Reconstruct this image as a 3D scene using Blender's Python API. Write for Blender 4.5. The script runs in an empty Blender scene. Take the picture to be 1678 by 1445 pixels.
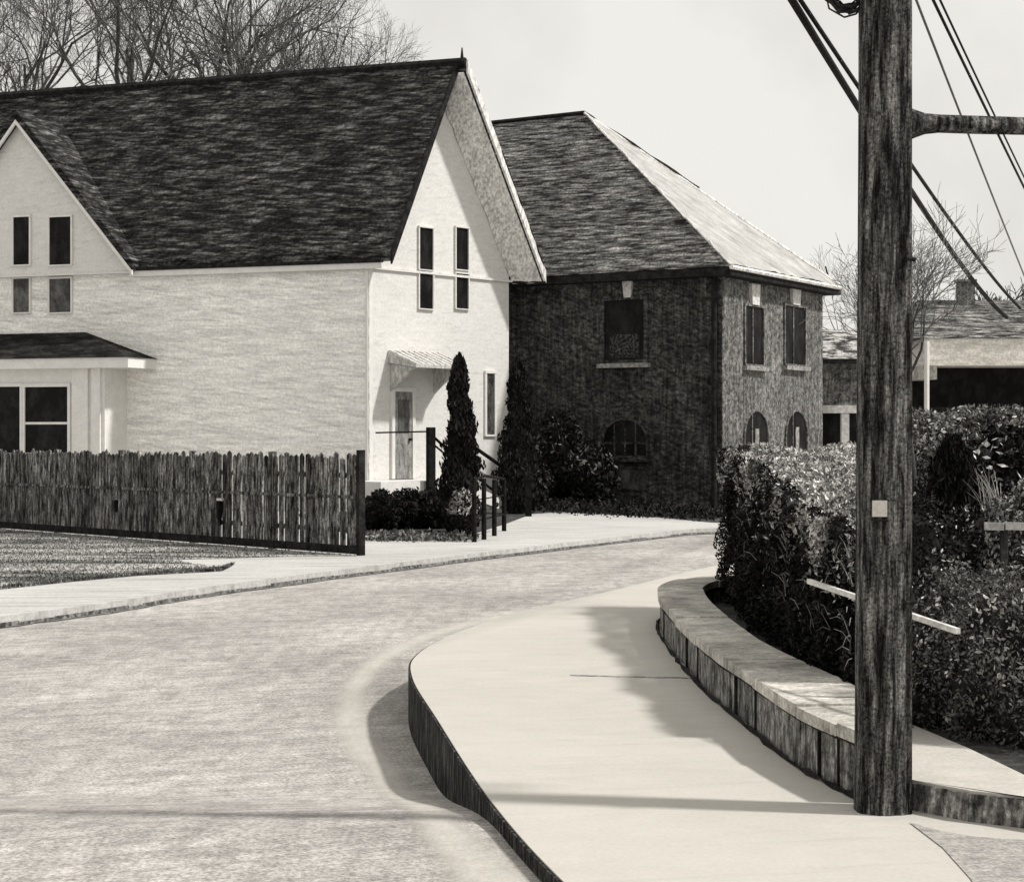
import bpy, math, random
import numpy as np
from mathutils import Vector, Matrix
random.seed(7)
S = bpy.context.scene
COL = S.collection
F = 3000.0; CX = 839.0; HZ = 715.0; EYE = 1.6

def W(px, py, d):
    return Vector(((px-CX)/F*d, d, EYE-(py-HZ)/F*d))
def G(px, py, z=0.0):
    d = (EYE-z)*F/(py-HZ)
    return Vector(((px-CX)/F*d, d, z))
def R(a): return math.radians(a)

# ------------------------------------------------------------------ materials
MATS = {}
def mat(name, lo, hi, scale=8.0, st=(1, 1, 1), pos=(0.35, 0.65), grain=0.25, gscale=None,
        tint=(1.0, 0.985, 0.95), bump=0.0, rough=0.95, island=0.0, patch=0.0, pscale=0.5, metallic=0.0, spec=0.08, warp=.5, strokes=()):
    if name in MATS: return MATS[name]
    m = bpy.data.materials.new(name); m.use_nodes = True
    nt = m.node_tree; N = nt.nodes; L = nt.links
    b = N['Principled BSDF']; b.inputs['Roughness'].default_value = rough
    b.inputs['Metallic'].default_value = metallic
    b.inputs['Specular IOR Level'].default_value = spec
    tc = N.new('ShaderNodeTexCoord'); mp = N.new('ShaderNodeMapping')
    mp.inputs['Scale'].default_value = st
    L.new(tc.outputs['Object'], mp.inputs['Vector'])
    # slight waviness so that strokes never run dead straight
    wn = N.new('ShaderNodeTexNoise'); wn.inputs['Scale'].default_value = scale*0.12
    L.new(tc.outputs['Object'], wn.inputs['Vector'])
    va = N.new('ShaderNodeVectorMath'); va.operation = 'MULTIPLY_ADD'
    va.inputs[1].default_value = (warp, warp, warp)
    L.new(wn.outputs['Color'], va.inputs[0]); L.new(mp.outputs[0], va.inputs[2])
    n1 = N.new('ShaderNodeTexNoise'); n1.inputs['Scale'].default_value = scale
    n1.inputs['Detail'].default_value = 6; n1.inputs['Roughness'].default_value = 0.7
    L.new(va.outputs[0], n1.inputs['Vector'])
    r = N.new('ShaderNodeValToRGB')
    r.color_ramp.elements[0].position = pos[0]; r.color_ramp.elements[1].position = pos[1]
    r.color_ramp.elements[0].color = (lo*tint[0], lo*tint[1], lo*tint[2], 1)
    r.color_ramp.elements[1].color = (hi*tint[0], hi*tint[1], hi*tint[2], 1)
    L.new(n1.outputs['Fac'], r.inputs['Fac'])
    col = r.outputs['Color']
    def mult(col, fac_socket, a, bb, p0=0.3, p1=0.7):
        mr = N.new('ShaderNodeMapRange'); mr.inputs['From Min'].default_value = p0; mr.inputs['From Max'].default_value = p1
        mr.inputs['To Min'].default_value = a; mr.inputs['To Max'].default_value = bb
        L.new(fac_socket, mr.inputs['Value'])
        mx = N.new('ShaderNodeVectorMath'); mx.operation = 'SCALE'
        L.new(col, mx.inputs[0]); L.new(mr.outputs[0], mx.inputs['Scale'])
        return mx.outputs[0]
    for (rot, sc_, stv, lo_, hi_, p0_, p1_) in strokes:
        m2 = N.new('ShaderNodeMapping'); m2.vector_type = 'TEXTURE'
        m2.inputs['Rotation'].default_value = [math.radians(a) for a in rot]; m2.inputs['Scale'].default_value = [1/q for q in stv]
        L.new(tc.outputs['Object'], m2.inputs['Vector'])
        n4 = N.new('ShaderNodeTexNoise'); n4.inputs['Scale'].default_value = sc_; n4.inputs['Detail'].default_value = 4; n4.inputs['Roughness'].default_value = .65
        L.new(m2.outputs[0], n4.inputs['Vector'])
        col = mult(col, n4.outputs['Fac'], lo_, hi_, p0_, p1_)
    if grain:
        n2 = N.new('ShaderNodeTexNoise'); n2.inputs['Scale'].default_value = gscale or scale*4
        n2.inputs['Detail'].default_value = 3; n2.inputs['Roughness'].default_value = 0.8
        L.new(tc.outputs['Object'], n2.inputs['Vector'])
        col = mult(col, n2.outputs['Fac'], 1-grain, 1+grain, .36, .64)
    if patch:
        n3 = N.new('ShaderNodeTexNoise'); n3.inputs['Scale'].default_value = pscale
        n3.inputs['Detail'].default_value = 4
        L.new(tc.outputs['Object'], n3.inputs['Vector'])
        col = mult(col, n3.outputs['Fac'], 1-patch, 1+patch)
    if island:
        g = N.new('ShaderNodeNewGeometry')
        col = mult(col, g.outputs['Random Per Island'], 1-island, 1+island, 0, 1)
    L.new(col, b.inputs['Base Color'])
    if bump:
        bp = N.new('ShaderNodeBump'); bp.inputs['Strength'].default_value = bump; bp.inputs['Distance'].default_value = 0.02
        L.new(n1.outputs['Fac'], bp.inputs['Height']); L.new(bp.outputs[0], b.inputs['Normal'])
    MATS[name] = m
    return m

WARM = (1.0, 0.955, 0.87); PINK = (1.0, 0.95, 0.895); NEU = (1.0, 0.978, 0.935)
M_road = mat('asphalt', .25, .42, 3.2, (2.4, .8, 1), (.30, .70), .38, 45, PINK, 0.1, patch=.20, pscale=.38, strokes=(((0, 0, 22), 4, (.25, 3.2, 1), .84, 1.10, .38, .6), ((0, 0, -35), 5, (.3, 3.5, 1), .90, 1.04, .36, .5)))
M_walk = mat('concrete', .42, .47, 2.2, (1, 1.3, 1), (.3, .7), .05, 40, WARM, 0.0, patch=.03, strokes=(((0, 0, 12), 3, (.25, 3, 1), .955, 1.01, .34, .46),))
M_pave = mat('pavement_concrete', .36, .50, 1.6, (.6, 3.5, 1), (.3, .7), .14, 16, NEU, 0.0, patch=.08, pscale=.3, strokes=(((0, 0, 8), 2.5, (.2, 3, 1), .80, 1.05, .36, .5),))
M_ground = mat('dry_ground', .30, .42, 1, (1, 1, 1), (.3, .7), .2, 10, NEU)
M_soil = mat('dark_soil', .03, .10, 5, (1, 1, 1), (.4, .7), .4, 20, NEU, 0.3)
M_corner = mat('grey_corner_patch', .22, .38, 9, (1, 2, 1), (.35, .65), .3, 60, PINK, 0.1)
M_kerb = mat('shaded_kerb_stone', .015, .10, 9, (3, 3, .5), (.45, .72), .5, 60, NEU, 0.4, strokes=(((0, 6, 0), 12, (3, 3, .4), .3, 1.9, .42, .62),))
M_stone = mat('wall_stone', .04, .30, 8, (1.6, 1.6, .9), (.36, .66), .45, 45, NEU, 0.5, strokes=(((0, 8, 0), 9, (3, 3, .5), .45, 1.5, .40, .60),))
M_coping = mat('coping_stone', .26, .60, 3, (1, 1, 1), (.35, .65), .25, 40, WARM, 0.2, patch=.2, pscale=1.5, strokes=(((0, 0, 35), 7, (.5, 4, 1), .72, 1.05, .36, .5),))
M_ledge = mat('ledge_concrete', .40, .50, 4, (1, 1, 1), (.3, .7), .1, 40, WARM, 0.1)
M_crack = mat('tar_joint', .05, .26, 14, (1, 1, 1), (.4, .6), .4, 60, NEU)
M_joint = mat('joint_sand', .22, .42, 10, (1, 1, 1), (.4, .6), .3, 60, NEU)
M_paint = mat('worn_line_paint', .46, .58, 6, (1, 1, 1), (.3, .6), .12, 50, WARM)
M_white = mat('white_clapboard', .58, .68, 3, (1, 1, 4), (.3, .7), .08, 16, NEU, strokes=(((0, -8, 0), 3, (.6, .6, 4), .90, 1.03, .32, .46),))
M_front = mat('front_clapboard', .60, .88, 1.6, (.6, .6, 7), (.34, .62), .16, 14, NEU, 0.1, strokes=(((0, 12, 0), 2.4, (.35, .35, 6), .84, 1.05, .34, .5),))
M_trim = mat('white_trim', .62, .74, 4, (1, 1, 1), (.3, .7), .06, 20, NEU)
M_soffit = mat('grey_soffit', .58, .88, 5, (1.3, 1.3, .4), (.38, .62), .1, 25, NEU, strokes=(((0, 18, 0), 4, (4, 4, .4), .6, 1.1, .38, .56),))
M_roof = mat('dark_shingle', .018, .20, 2.6, (.55, .55, 4.5), (.47, .76), .6, 11, NEU, 0.3, patch=.35, pscale=.7, strokes=(((0, 10, 0), 2.6, (.35, .35, 6), .35, 1.5, .36, .66), ((0, -28, 0), 2.0, (.35, .35, 5), .55, 1.2, .36, .56)))
M_roof2 = mat('weathered_shingle', .022, .36, 2.2, (.7, .7, 6.5), (.42, .70), .55, 14, NEU, 0.3, patch=.25, pscale=.8, strokes=(((0, 6, 0), 3, (.35, .35, 6), .4, 1.4, .38, .62),))
M_hip = mat('sunlit_hip_roof', .28, .46, 1.6, (1, 1, 1.5), (.3, .7), .12, 16, NEU, 0.0, rough=.6, strokes=(((0, 32, 0), 3, (.4, .4, 4), .78, 1.08, .36, .54),))
M_dark = mat('charcoal_trim', .010, .035, 6, (1, 1, 1), (.4, .7), .4, 30, NEU)
M_glass = mat('dark_glass_and_porch_shade', .006, .028, 3, (1, 1, .6), (.45, .75), .4, 25, NEU, rough=.5, spec=.08)
M_glass2 = mat('grey_window_glass', .02, .16, 3, (1, 1, .6), (.4, .7), .3, 25, NEU, rough=.4, spec=.3)
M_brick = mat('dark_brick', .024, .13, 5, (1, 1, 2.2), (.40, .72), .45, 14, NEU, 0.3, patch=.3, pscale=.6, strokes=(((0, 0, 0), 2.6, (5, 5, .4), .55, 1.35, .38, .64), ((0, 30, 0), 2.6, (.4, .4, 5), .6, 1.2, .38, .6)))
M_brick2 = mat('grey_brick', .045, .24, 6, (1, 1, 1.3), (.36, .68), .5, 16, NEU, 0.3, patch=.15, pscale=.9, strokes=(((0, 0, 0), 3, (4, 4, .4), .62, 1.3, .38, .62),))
M_lime = mat('pale_sill_stone', .12, .34, 7, (1, 1, 1), (.38, .62), .3, 30, NEU)
M_key = mat('keystone', .40, .66, 7, (1, 1, 1), (.35, .6), .2, 30, NEU)
M_fence = mat('weathered_fence', .018, .28, 5, (2.6, 2.6, .7), (.40, .72), .55, 25, NEU, 0.3, patch=.3, pscale=1.2, island=.45, strokes=(((0, 3, 0), 6, (4, 4, .3), .4, 1.7, .40, .64),))
M_iron = mat('black_iron', .006, .02, 8, (1, 1, 1), (.4, .7), .3, 30, NEU)
M_pole = mat('creosote_pole', .010, .17, 12, (2.6, 2.6, .30), (.40, .68), .75, 75, NEU, 0.6, patch=.2, pscale=4, warp=.10, strokes=(((0, 4, 0), 9, (4, 4, .22), .35, 1.6, .40, .62),))
M_bark = mat('bark', .03, .09, 6, (2, 2, .5), (.4, .7), .4, 30, NEU)
M_twig = mat('twigs', .06, .18, 6, (1, 1, 1), (.4, .7), .3, 30, NEU, island=.6)
M_twig2 = mat('pale_twigs', .12, .28, 6, (1, 1, 1), (.4, .7), .3, 30, NEU, island=.6)
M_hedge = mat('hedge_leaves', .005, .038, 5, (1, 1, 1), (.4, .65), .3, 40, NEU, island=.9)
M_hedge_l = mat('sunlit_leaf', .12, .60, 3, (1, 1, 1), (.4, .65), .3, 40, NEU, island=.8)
M_leaf_m = mat('grey_leaves', .05, .22, 2.5, (1, 1, 1), (.38, .66), .4, 40, NEU, island=.85)
M_core = mat('dark_foliage_core', .010, .03, 4, (1, 1, 1), (.4, .7), .4, 30, NEU)  # near-black colour paints the shade inside hedges and shrubs
M_cyp = mat('cypress_leaves', .008, .03, 4, (1, 1, 1), (.4, .7), .4, 30, NEU, island=.8)
M_blade = mat('grass_blades', .07, .26, .55, (.5, 2.6, 1), (.42, .56), .3, 30, NEU, island=.6)
M_lawn = mat('lawn_turf', .08, .40, .55, (.5, 2.6, 1), (.42, .56), .5, 14, NEU)  # streaked tone here and in the blades paints tree shadows and lit strips
M_pblade = mat('pale_grass_blades', .25, .60, 3, (1, 1, 1), (.4, .6), .2, 30, NEU, island=.4)
M_wire = mat('cable_sheath', .012, .05, 20, (1, 1, 1), (.4, .7), .3, 60, NEU)
M_wire2 = mat('grey_cable', .16, .28, 20, (1, 1, 1), (.4, .7), .3, 60, NEU)
M_tag = mat('pale_tag', .42, .5, 30, (1, 1, 1), (.3, .7), .1, 90, WARM)
M_door = mat('grey_door', .10, .34, 4, (2, 2, .6), (.38, .64), .3, 26, NEU)
M_hood = mat('light_hood_boards', .30, .60, 5, (2.2, 2.2, 1), (.38, .62), .2, 25, NEU)
M_lace = mat('lace_curtain', .012, .11, 16, (1, 1, 1), (.46, .64), .4, 50, NEU)

# ------------------------------------------------------------------ mesh helpers
class MB:
    def __init__(s): s.v = []; s.f = []
    def add(s, vs, fs):
        o = len(s.v); s.v += [tuple(v) for v in vs]; s.f += [tuple(i+o for i in f) for f in fs]; return s
    def prism(s, poly, ext):
        n = len(poly); ext = Vector(ext); a = [Vector(p) for p in poly]
        vs = a+[p+ext for p in a]
        fs = [tuple(range(n)), tuple(range(2*n-1, n-1, -1))]
        fs += [(i, i+n, (i+1) % n+n, (i+1) % n) for i in range(n)]
        return s.add(vs, fs)
    def slab(s, poly, z0):
        """horizontal polygon with top at its own z and a skirt down to z0"""
        n = len(poly)
        vs = [tuple(p) for p in poly]+[(p[0], p[1], z0) for p in poly]
        fs = [tuple(range(n)), tuple(range(2*n-1, n-1, -1))]+[(i, i+n, (i+1) % n+n, (i+1) % n) for i in range(n)]
        return s.add(vs, fs)
    def box(s, x0, x1, y0, y1, z0, z1):
        return s.prism([(x0, y0, z0), (x1, y0, z0), (x1, y1, z0), (x0, y1, z0)], (0, 0, z1-z0))
    def fbox(s, fr, s0, s1, t0, t1, h0, h1):
        p = [fr.pt(s0, t0, h0), fr.pt(s1, t0, h0), fr.pt(s1, t1, h0), fr.pt(s0, t1, h0)]
        return s.prism(p, (0, 0, h1-h0))
    def tube(s, path, rad, n=8, cap=True):
        pts = [Vector(p) for p in path]
        if not hasattr(rad, '__len__'): rad = [rad]*len(pts)
        vs = []; fs = []
        for i, p in enumerate(pts):
            t = (pts[min(i+1, len(pts)-1)]-pts[max(i-1, 0)]).normalized()
            up = Vector((0, 0, 1)) if abs(t.z) < .9 else Vector((0, 1, 0))
            a = t.cross(up).normalized(); b = t.cross(a).normalized()
            for k in range(n):
                w = 2*math.pi*k/n
                vs.append(p+(a*math.cos(w)+b*math.sin(w))*rad[i])
        for i in range(len(pts)-1):
            for k in range(n):
                fs.append((i*n+k, i*n+(k+1) % n, (i+1)*n+(k+1) % n, (i+1)*n+k))
        if cap:
            fs.append(tuple(range(n-1, -1, -1))); fs.append(tuple(range((len(pts)-1)*n, len(pts)*n)))
        return s.add(vs, fs)
    def ribbon(s, path, w, zf, lift=.004):
        """flat strip following a path on the ground; w a width or list; zf(x,y) the height"""
        P = [Vector((p[0], p[1], 0)) for p in path]
        if not hasattr(w, '__len__'): w = [w]*len(P)
        vs = []
        for i, p in enumerate(P):
            t = (P[min(i+1, len(P)-1)]-P[max(i-1, 0)]).normalized(); nn = Vector((-t.y, t.x, 0))
            for sg in (-1, 1):
                q = p+nn*w[i]*.5*sg
                vs.append((q.x, q.y, zf(q.x, q.y)+lift))
        return s.add(vs, [(2*i, 2*i+1, 2*i+3, 2*i+2) for i in range(len(P)-1)])
    def build(s, name, m, root=None, smooth=False, label=None, kind=None):
        me = bpy.data.meshes.new(name)
        off = Vector(root.location) if root is not None else Vector((0, 0, 0))
        par = root.parent if root is not None else None
        while par is not None:
            off = off+Vector(par.location); par = par.parent
        me.from_pydata([(v[0]-off.x, v[1]-off.y, v[2]-off.z) for v in s.v], [], s.f)
        me.validate(); me.update()
        import bmesh
        bm = bmesh.new(); bm.from_mesh(me); bmesh.ops.recalc_face_normals(bm, faces=bm.faces); bm.to_mesh(me); bm.free()
        if smooth:
            for p in me.polygons: p.use_smooth = True
        if m: me.materials.append(m)
        o = bpy.data.objects.new(name, me); COL.objects.link(o)
        if root is not None: o.parent = root
        if label: o['label'] = label
        if kind: o['kind'] = kind
        return o
class Frame:
    def __init__(s, O, u, n): s.O = Vector(O); s.u = Vector(u).normalized(); s.n = Vector(n).normalized()
    def pt(s, a, t, h): 
        p = s.O+s.u*a+s.n*t; return Vector((p.x, p.y, h))
    def sx(s, px, t=0.0):
        k = (px-CX)/F; O = s.O+s.n*t
        return (k*O.y-O.x)/(s.u.x-k*s.u.y)
    def hz(s, px, py, t=0.0):
        d = s.pt(s.sx(px, t), t, 0).y
        return EYE-(py-HZ)/F*d
    def rect(s, x0, y0, x1, y1, t=0.0):
        a, b = sorted((s.sx(x0, t), s.sx(x1, t))); xc = (x0+x1)/2
        return a, b, s.hz(xc, y1, t), s.hz(xc, y0, t)
def quick(name, V, Fc, m, root, kind=None):
    """fast mesh from numpy arrays: V (n,3) world, faces (k, c)"""
    me = bpy.data.meshes.new(name)
    off = np.array(root.location) if root is not None else np.zeros(3)
    V = np.asarray(V, dtype=np.float32)-off.astype(np.float32); Fc = np.asarray(Fc, dtype=np.int32)
    k, c = Fc.shape
    me.vertices.add(len(V)); me.vertices.foreach_set('co', V.ravel())
    me.loops.add(k*c); me.loops.foreach_set('vertex_index', Fc.ravel())
    me.polygons.add(k); me.polygons.foreach_set('loop_start', np.arange(k)*c)
    me.polygons.foreach_set('loop_total', np.full(k, c))
    me.update(calc_edges=True); me.validate()
    me.materials.append(m)
    o = bpy.data.objects.new(name, me); COL.objects.link(o)
    if root is not None: o.parent = root
    if kind: o['kind'] = kind
    return o
def thing(name, label, cat, loc, group=None):
    o = bpy.data.objects.new(name, None); COL.objects.link(o); o.location = loc
    o.empty_display_size = .2
    o['label'] = label; o['category'] = cat
    if group: o['group'] = group
    return o
def tag(o, label, cat, group=None, kind=None):
    if label: o['label'] = label
    if cat: o['category'] = cat
    if group: o['group'] = group
    if kind: o['kind'] = kind
    return o
def leaves(rng, P, size, asp=.45, up=0.0):
    """a rhombus leaf at every point of P; up biases leaves to lie along z"""
    n = len(P)
    a = rng.normal(size=(n, 3)); a[:, 2] += up*2.5*np.sign(rng.random(n)*0+1)
    a /= np.linalg.norm(a, axis=1)[:, None]
    b = np.cross(a, rng.normal(size=(n, 3))); b /= np.linalg.norm(b, axis=1)[:, None]
    s = size*(.5+rng.random(n))[:, None]
    V = np.stack([P-a*s, P+b*s*asp, P+a*s, P-b*s*asp], 1).reshape(-1, 3)
    return V, np.arange(n*4).reshape(-1, 4)

def lump(rng, c, r, sub=3, rough=.18):
    """a noisy ellipsoid used as the dense inside of foliage"""
    import bmesh
    bm = bmesh.new(); bmesh.ops.create_icosphere(bm, subdivisions=sub, radius=1)
    ph = rng.random(9)*6.28
    vs = []
    for v in bm.verts:
        p = v.co
        k = 1+rough*(math.sin(p.x*5+ph[0])*math.sin(p.y*6+ph[1])+math.sin(p.z*7+ph[2]+p.x*3)*.6)
        vs.append((c[0]+p.x*r[0]*k, c[1]+p.y*r[1]*k, c[2]+p.z*r[2]*k))
    bm.verts.index_update()
    fs = [tuple(v.index for v in f.verts) for f in bm.faces]; bm.free()
    return vs, fs
def shrub(name, label, cat, c, r, n, size, mleaf, seed, group=None, up=.2, core=M_core, asp=.45, stems=3, lights=0, mlight=None):
    rng = np.random.default_rng(seed)
    root = thing(name, label, cat, (c[0], c[1], c[2]-r[2]), group)
    mb = MB()
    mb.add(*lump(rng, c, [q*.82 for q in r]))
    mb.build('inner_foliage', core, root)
    d = rng.normal(size=(n, 3)); d /= np.linalg.norm(d, axis=1)[:, None]
    ph = rng.random(6)*6.28
    bumpk = 1+.14*np.sin(d[:, 0]*6+ph[0])*np.sin(d[:, 2]*7+ph[1])+.10*np.sin(d[:, 1]*9+ph[2]+d[:, 2]*4)
    P = np.array(c)+d*np.array(r)*(bumpk*(.80+.26*rng.random(n)))[:, None]
    P = P[P[:, 2] > c[2]-r[2]*.98]
    quick('foliage', *leaves(rng, P, size, asp, up), mleaf, root)
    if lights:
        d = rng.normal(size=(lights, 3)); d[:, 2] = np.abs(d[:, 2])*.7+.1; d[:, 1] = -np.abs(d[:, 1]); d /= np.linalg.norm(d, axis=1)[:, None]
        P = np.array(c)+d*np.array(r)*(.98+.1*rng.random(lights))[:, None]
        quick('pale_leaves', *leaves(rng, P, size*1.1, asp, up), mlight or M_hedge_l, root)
    mb = MB()
    for k in range(stems):
        a = k*2.4
        mb.tube([(c[0]+.1*r[0]*math.cos(a), c[1]+.1*r[1]*math.sin(a), c[2]-r[2]), (c[0]+.4*r[0]*math.cos(a), c[1]+.4*r[1]*math.sin(a), c[2])], [.03, .015], 6)
    mb.build('stem', M_bark, root)
    return root

# ------------------------------------------------------------------ camera, light, world
cam = bpy.data.cameras.new('camera'); camo = bpy.data.objects.new('camera', cam); COL.objects.link(camo)
camo.location = (0, 0, EYE); camo.rotation_euler = (R(90), 0, 0)
cam.sensor_width = 36; cam.lens = 36*F/1678; cam.shift_y = -(722.5-HZ)/1678; cam.clip_end = 2000; cam.clip_start = .1
S.camera = camo
sun_dir = Vector((0.985, -0.17, 0)).normalized(); ELEV = 50
sv = Vector((sun_dir.x*math.cos(R(ELEV)), sun_dir.y*math.cos(R(ELEV)), math.sin(R(ELEV))))
sl = bpy.data.lights.new('sun', 'SUN'); sl.energy = 4.2; sl.angle = R(3.5); sl.color = (1, .975, .94)
so = bpy.data.objects.new('sun', sl); COL.objects.link(so); so.location = (20, -20, 30)
so.rotation_euler = sv.to_track_quat('Z', 'Y').to_euler()
wd = bpy.data.worlds.new('World'); S.world = wd; wd.use_nodes = True
nt = wd.node_tree; bg = nt.nodes['Background']
sky = nt.nodes.new('ShaderNodeTexSky'); sky.sky_type = 'NISHITA'; sky.sun_disc = False
sky.sun_elevation = R(ELEV); sky.sun_rotation = math.atan2(sun_dir.x, sun_dir.y)
sky.dust_density = 4
bw = nt.nodes.new('ShaderNodeRGBToBW'); nt.links.new(sky.outputs[0], bw.inputs[0])
mx = nt.nodes.new('ShaderNodeMix'); mx.data_type = 'RGBA'; mx.inputs[0].default_value = .93
nt.links.new(bw.outputs[0], mx.inputs[6])
tcw = nt.nodes.new('ShaderNodeTexCoord'); nz = nt.nodes.new('ShaderNodeTexNoise'); nz.inputs['Scale'].default_value = 9
nz.inputs['Detail'].default_value = 5
nt.links.new(tcw.outputs['Generated'], nz.inputs['Vector'])
rp = nt.nodes.new('ShaderNodeValToRGB'); nt.links.new(nz.outputs['Fac'], rp.inputs[0])
rp.color_ramp.elements[0].position = .35; rp.color_ramp.elements[0].color = (.81, .79, .745, 1)
rp.color_ramp.elements[1].position = .6; rp.color_ramp.elements[1].color = (.92, .90, .855, 1)
sc = nt.nodes.new('ShaderNodeVectorMath'); sc.operation = 'SCALE'; sc.inputs['Scale'].default_value = 10
nt.links.new(rp.outputs[0], sc.inputs[0]); nt.links.new(sc.outputs[0], mx.inputs[7])
nt.links.new(mx.outputs[2], bg.inputs[0]); bg.inputs[1].default_value = 0.1
S.view_settings.view_transform = 'Standard'; S.view_settings.look = 'None'
S.view_settings.gamma = 1; S.view_settings.use_curve_mapping = False; S.view_settings.exposure = 0
S.cycles.max_bounces = 6

# ------------------------------------------------------------------ ground, road, pavements
ZL = -0.25
def zr(x, y):
    t = max(0, min(1, (y-7.6)/2.8)); t = t*t*(3-2*t)
    return -.07-.29*t
MB().add([(-600, -60, -.6), (600, -60, -.6), (600, 1500, -.6), (-600, 1500, -.6)], [(0, 1, 2, 3)]).build('ground', M_ground, kind='structure')
mb = MB(); xs = np.linspace(-14, 30, 89); ys = np.concatenate([np.linspace(-8, 7, 16), np.linspace(7.2, 10.6, 40), np.linspace(11, 60, 50)])
vs = [(x, y, zr(x, y)) for y in ys for x in xs]; nx = len(xs)
road = mb.add(vs, [(j*nx+i, j*nx+i+1, (j+1)*nx+i+1, (j+1)*nx+i) for j in range(len(ys)-1) for i in range(nx-1)]).build('road', M_road, smooth=True, kind='structure')

def smooth_path(P, n=8):
    P = [Vector(p) for p in P]; out = []
    for i in range(len(P)-1):
        p0 = P[max(i-1, 0)]; p1 = P[i]; p2 = P[i+1]; p3 = P[min(i+2, len(P)-1)]
        for k in range(n):
            t = k/n
            out.append(.5*((2*p1)+(p2-p0)*t+(2*p0-5*p1+4*p2-p3)*t*t+(3*p1-p0-3*p2+p3)*t**3))
    out.append(P[-1]); return out

kerbL = [G(x, y, -.36) for x, y in ((-900, 1200), (-400, 1095), (-120, 1048), (0, 1028), (180, 1003), (350, 975), (640, 936), (900, 903), (1080, 882), (1180, 874))]+[Vector((9, 39, 0)), Vector((16, 42, 0)), Vector((32, 45, 0))]
kerbL = [Vector((p.x, p.y, ZL)) for p in smooth_path(kerbL, 6)]
poly = [(p.x, p.y, ZL) for p in kerbL]+[(200, 60, ZL), (200, 700, ZL), (-300, 700, ZL), (-300, 10, ZL)]
MB().slab(poly, -.55).build('pavement', M_pave, kind='structure')
# far kerbstone line: a real stone edging with a dark joint behind it
mb = MB()
for a, b in zip(kerbL[:-1], kerbL[1:]):
    t = (b-a).normalized(); n = Vector((-t.y, t.x, 0))
    o = 0.03
    mb.prism([(p.x, p.y, -.5) for p in (a-n*.02, b-n*.02, b+n*.13, a+n*.13)], (0, 0, ZL+.5+.006))
kb = mb.build('kerb', M_pave, kind='structure')
mb = MB(); rk_ = random.Random(4)
for a, b in zip(kerbL[:-1], kerbL[1:]):
    t = (b-a).normalized(); n = Vector((-t.y, t.x, 0)); h_ = rk_.uniform(.03, .055)
    mb.prism([(p.x, p.y, -.5) for p in (a-n*.035, b-n*.035, b+n*.0, a+n*.0)], (0, 0, .14+h_))
mb.build('kerb_base', M_crack, kb, kind='structure')
mb = MB(); rr = random.Random(3)
mb.ribbon([(p.x+rr.uniform(-.01, .01), p.y+.16+rr.uniform(-.03, .03)) for p in kerbL], [rr.uniform(.02, .10) for _ in kerbL], lambda x, y: ZL)
mb.ribbon([(p.x, p.y-.07+rr.uniform(-.02, .02)) for p in kerbL], [rr.uniform(.06, .17) for _ in kerbL], lambda x, y: -.36, .008)
mb.build('kerb_joint', M_crack, kb, kind='structure')

# near pavement (raised) on the right
edge = [Vector((1.2, 2.0, 0)), Vector((.95, 3.6, 0)), Vector((.55, 5.2, 0))]+[G(x, y) for x, y in ((925, 1445), (800, 1305), (718, 1180), (676, 1110), (682, 1074), (740, 1040), (850, 1003), (1000, 968), (1180, 925))]+[Vector((3.6, 24.2, 0)), Vector((6, 25.4, 0)), Vector((12, 27, 0)), Vector((30, 28.5, 0))]
edge = smooth_path(edge, 10)
poly = [(p.x, p.y, 0) for p in edge]+[(30, 2, 0)]
MB().slab(poly, -.55).build('sidewalk', M_walk, kind='structure')
mb = MB()
nE = len(edge)
for i, (a, b) in enumerate(zip(edge[:-1], edge[1:])):
    t = (b-a).normalized(); n = Vector((t.y, -t.x, 0))
    o1_ = .002+.008*math.sin(i*1.9)*math.sin(i*.7); o2_ = .002+.008*math.sin((i+1)*1.9)*math.sin((i+1)*.7)
    mb.prism([(p.x, p.y, -.5) for p in (a-n*.015, b-n*.015, b+n*max(o2_, .0015), a+n*max(o1_, .0015))], (0, 0, .5-.006))
mb.build('kerb_face', M_kerb, kind='structure')  # near-black colour paints the shade on this side of the kerb
flat = lambda x, y: 0
def wob(p, q, n, amp, seed):
    r = random.Random(seed); out = []; off = 0
    for i in range(n+1):
        t = i/n; off = off*.8+r.uniform(-amp, amp)
        out.append((p.x+(q.x-p.x)*t, p.y+(q.y-p.y)*t+off))
    return out
mb = MB()
r_ = random.Random(5)
mb.ribbon(wob(G(935, 1106), G(1170, 1112), 30, .012, 9), [.05*r_.uniform(.3, 1.2) for _ in range(31)], flat)
mb.build('sidewalk_joint', M_joint, kind='structure')
# pale worn edge line sweeping round the corner
line = [G(x, y, -.36) for x, y in ((1010, 975), (860, 1003), (730, 1033), (640, 1072), (588, 1118), (574, 1165), (588, 1215), (626, 1265))]+[G(680, 1306, -.22), G(725, 1360, -.09), G(775, 1415, -.09), G(825, 1470, -.09), G(890, 1550, -.09)]
line = smooth_path(line, 10); nL = len(line)
mb = MB(); cols = [-1, -.75, -.5, -.2, .2, .5, .75, 1]; wearv = [0, .25, .7, 1, 1, .7, .25, 0]; V = []; Fc = []; WV = []
for i, p in enumerate(line):
    t = (line[min(i+1, nL-1)]-line[max(i-1, 0)]).normalized(); nn = Vector((-t.y, t.x, 0)); hw_ = .17+.02*math.sin(i*.13)+(.05 if i < 24 else 0)
    if i > nL-30: hw_ += .03
    fade = min(1, i/14)
    for c, wv in zip(cols, wearv):
        q = p+nn*c*hw_; V.append((q.x, q.y, zr(q.x, q.y)+.006)); WV.append(wv*fade)
for i in range(nL-1):
    for c in range(7): Fc.append((i*8+c, i*8+c+1, (i+1)*8+c+1, (i+1)*8+c))
m = mat('worn_line', .50, .60, 6, (1, 1, 1), (.3, .6), .12, 50, WARM)
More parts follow.
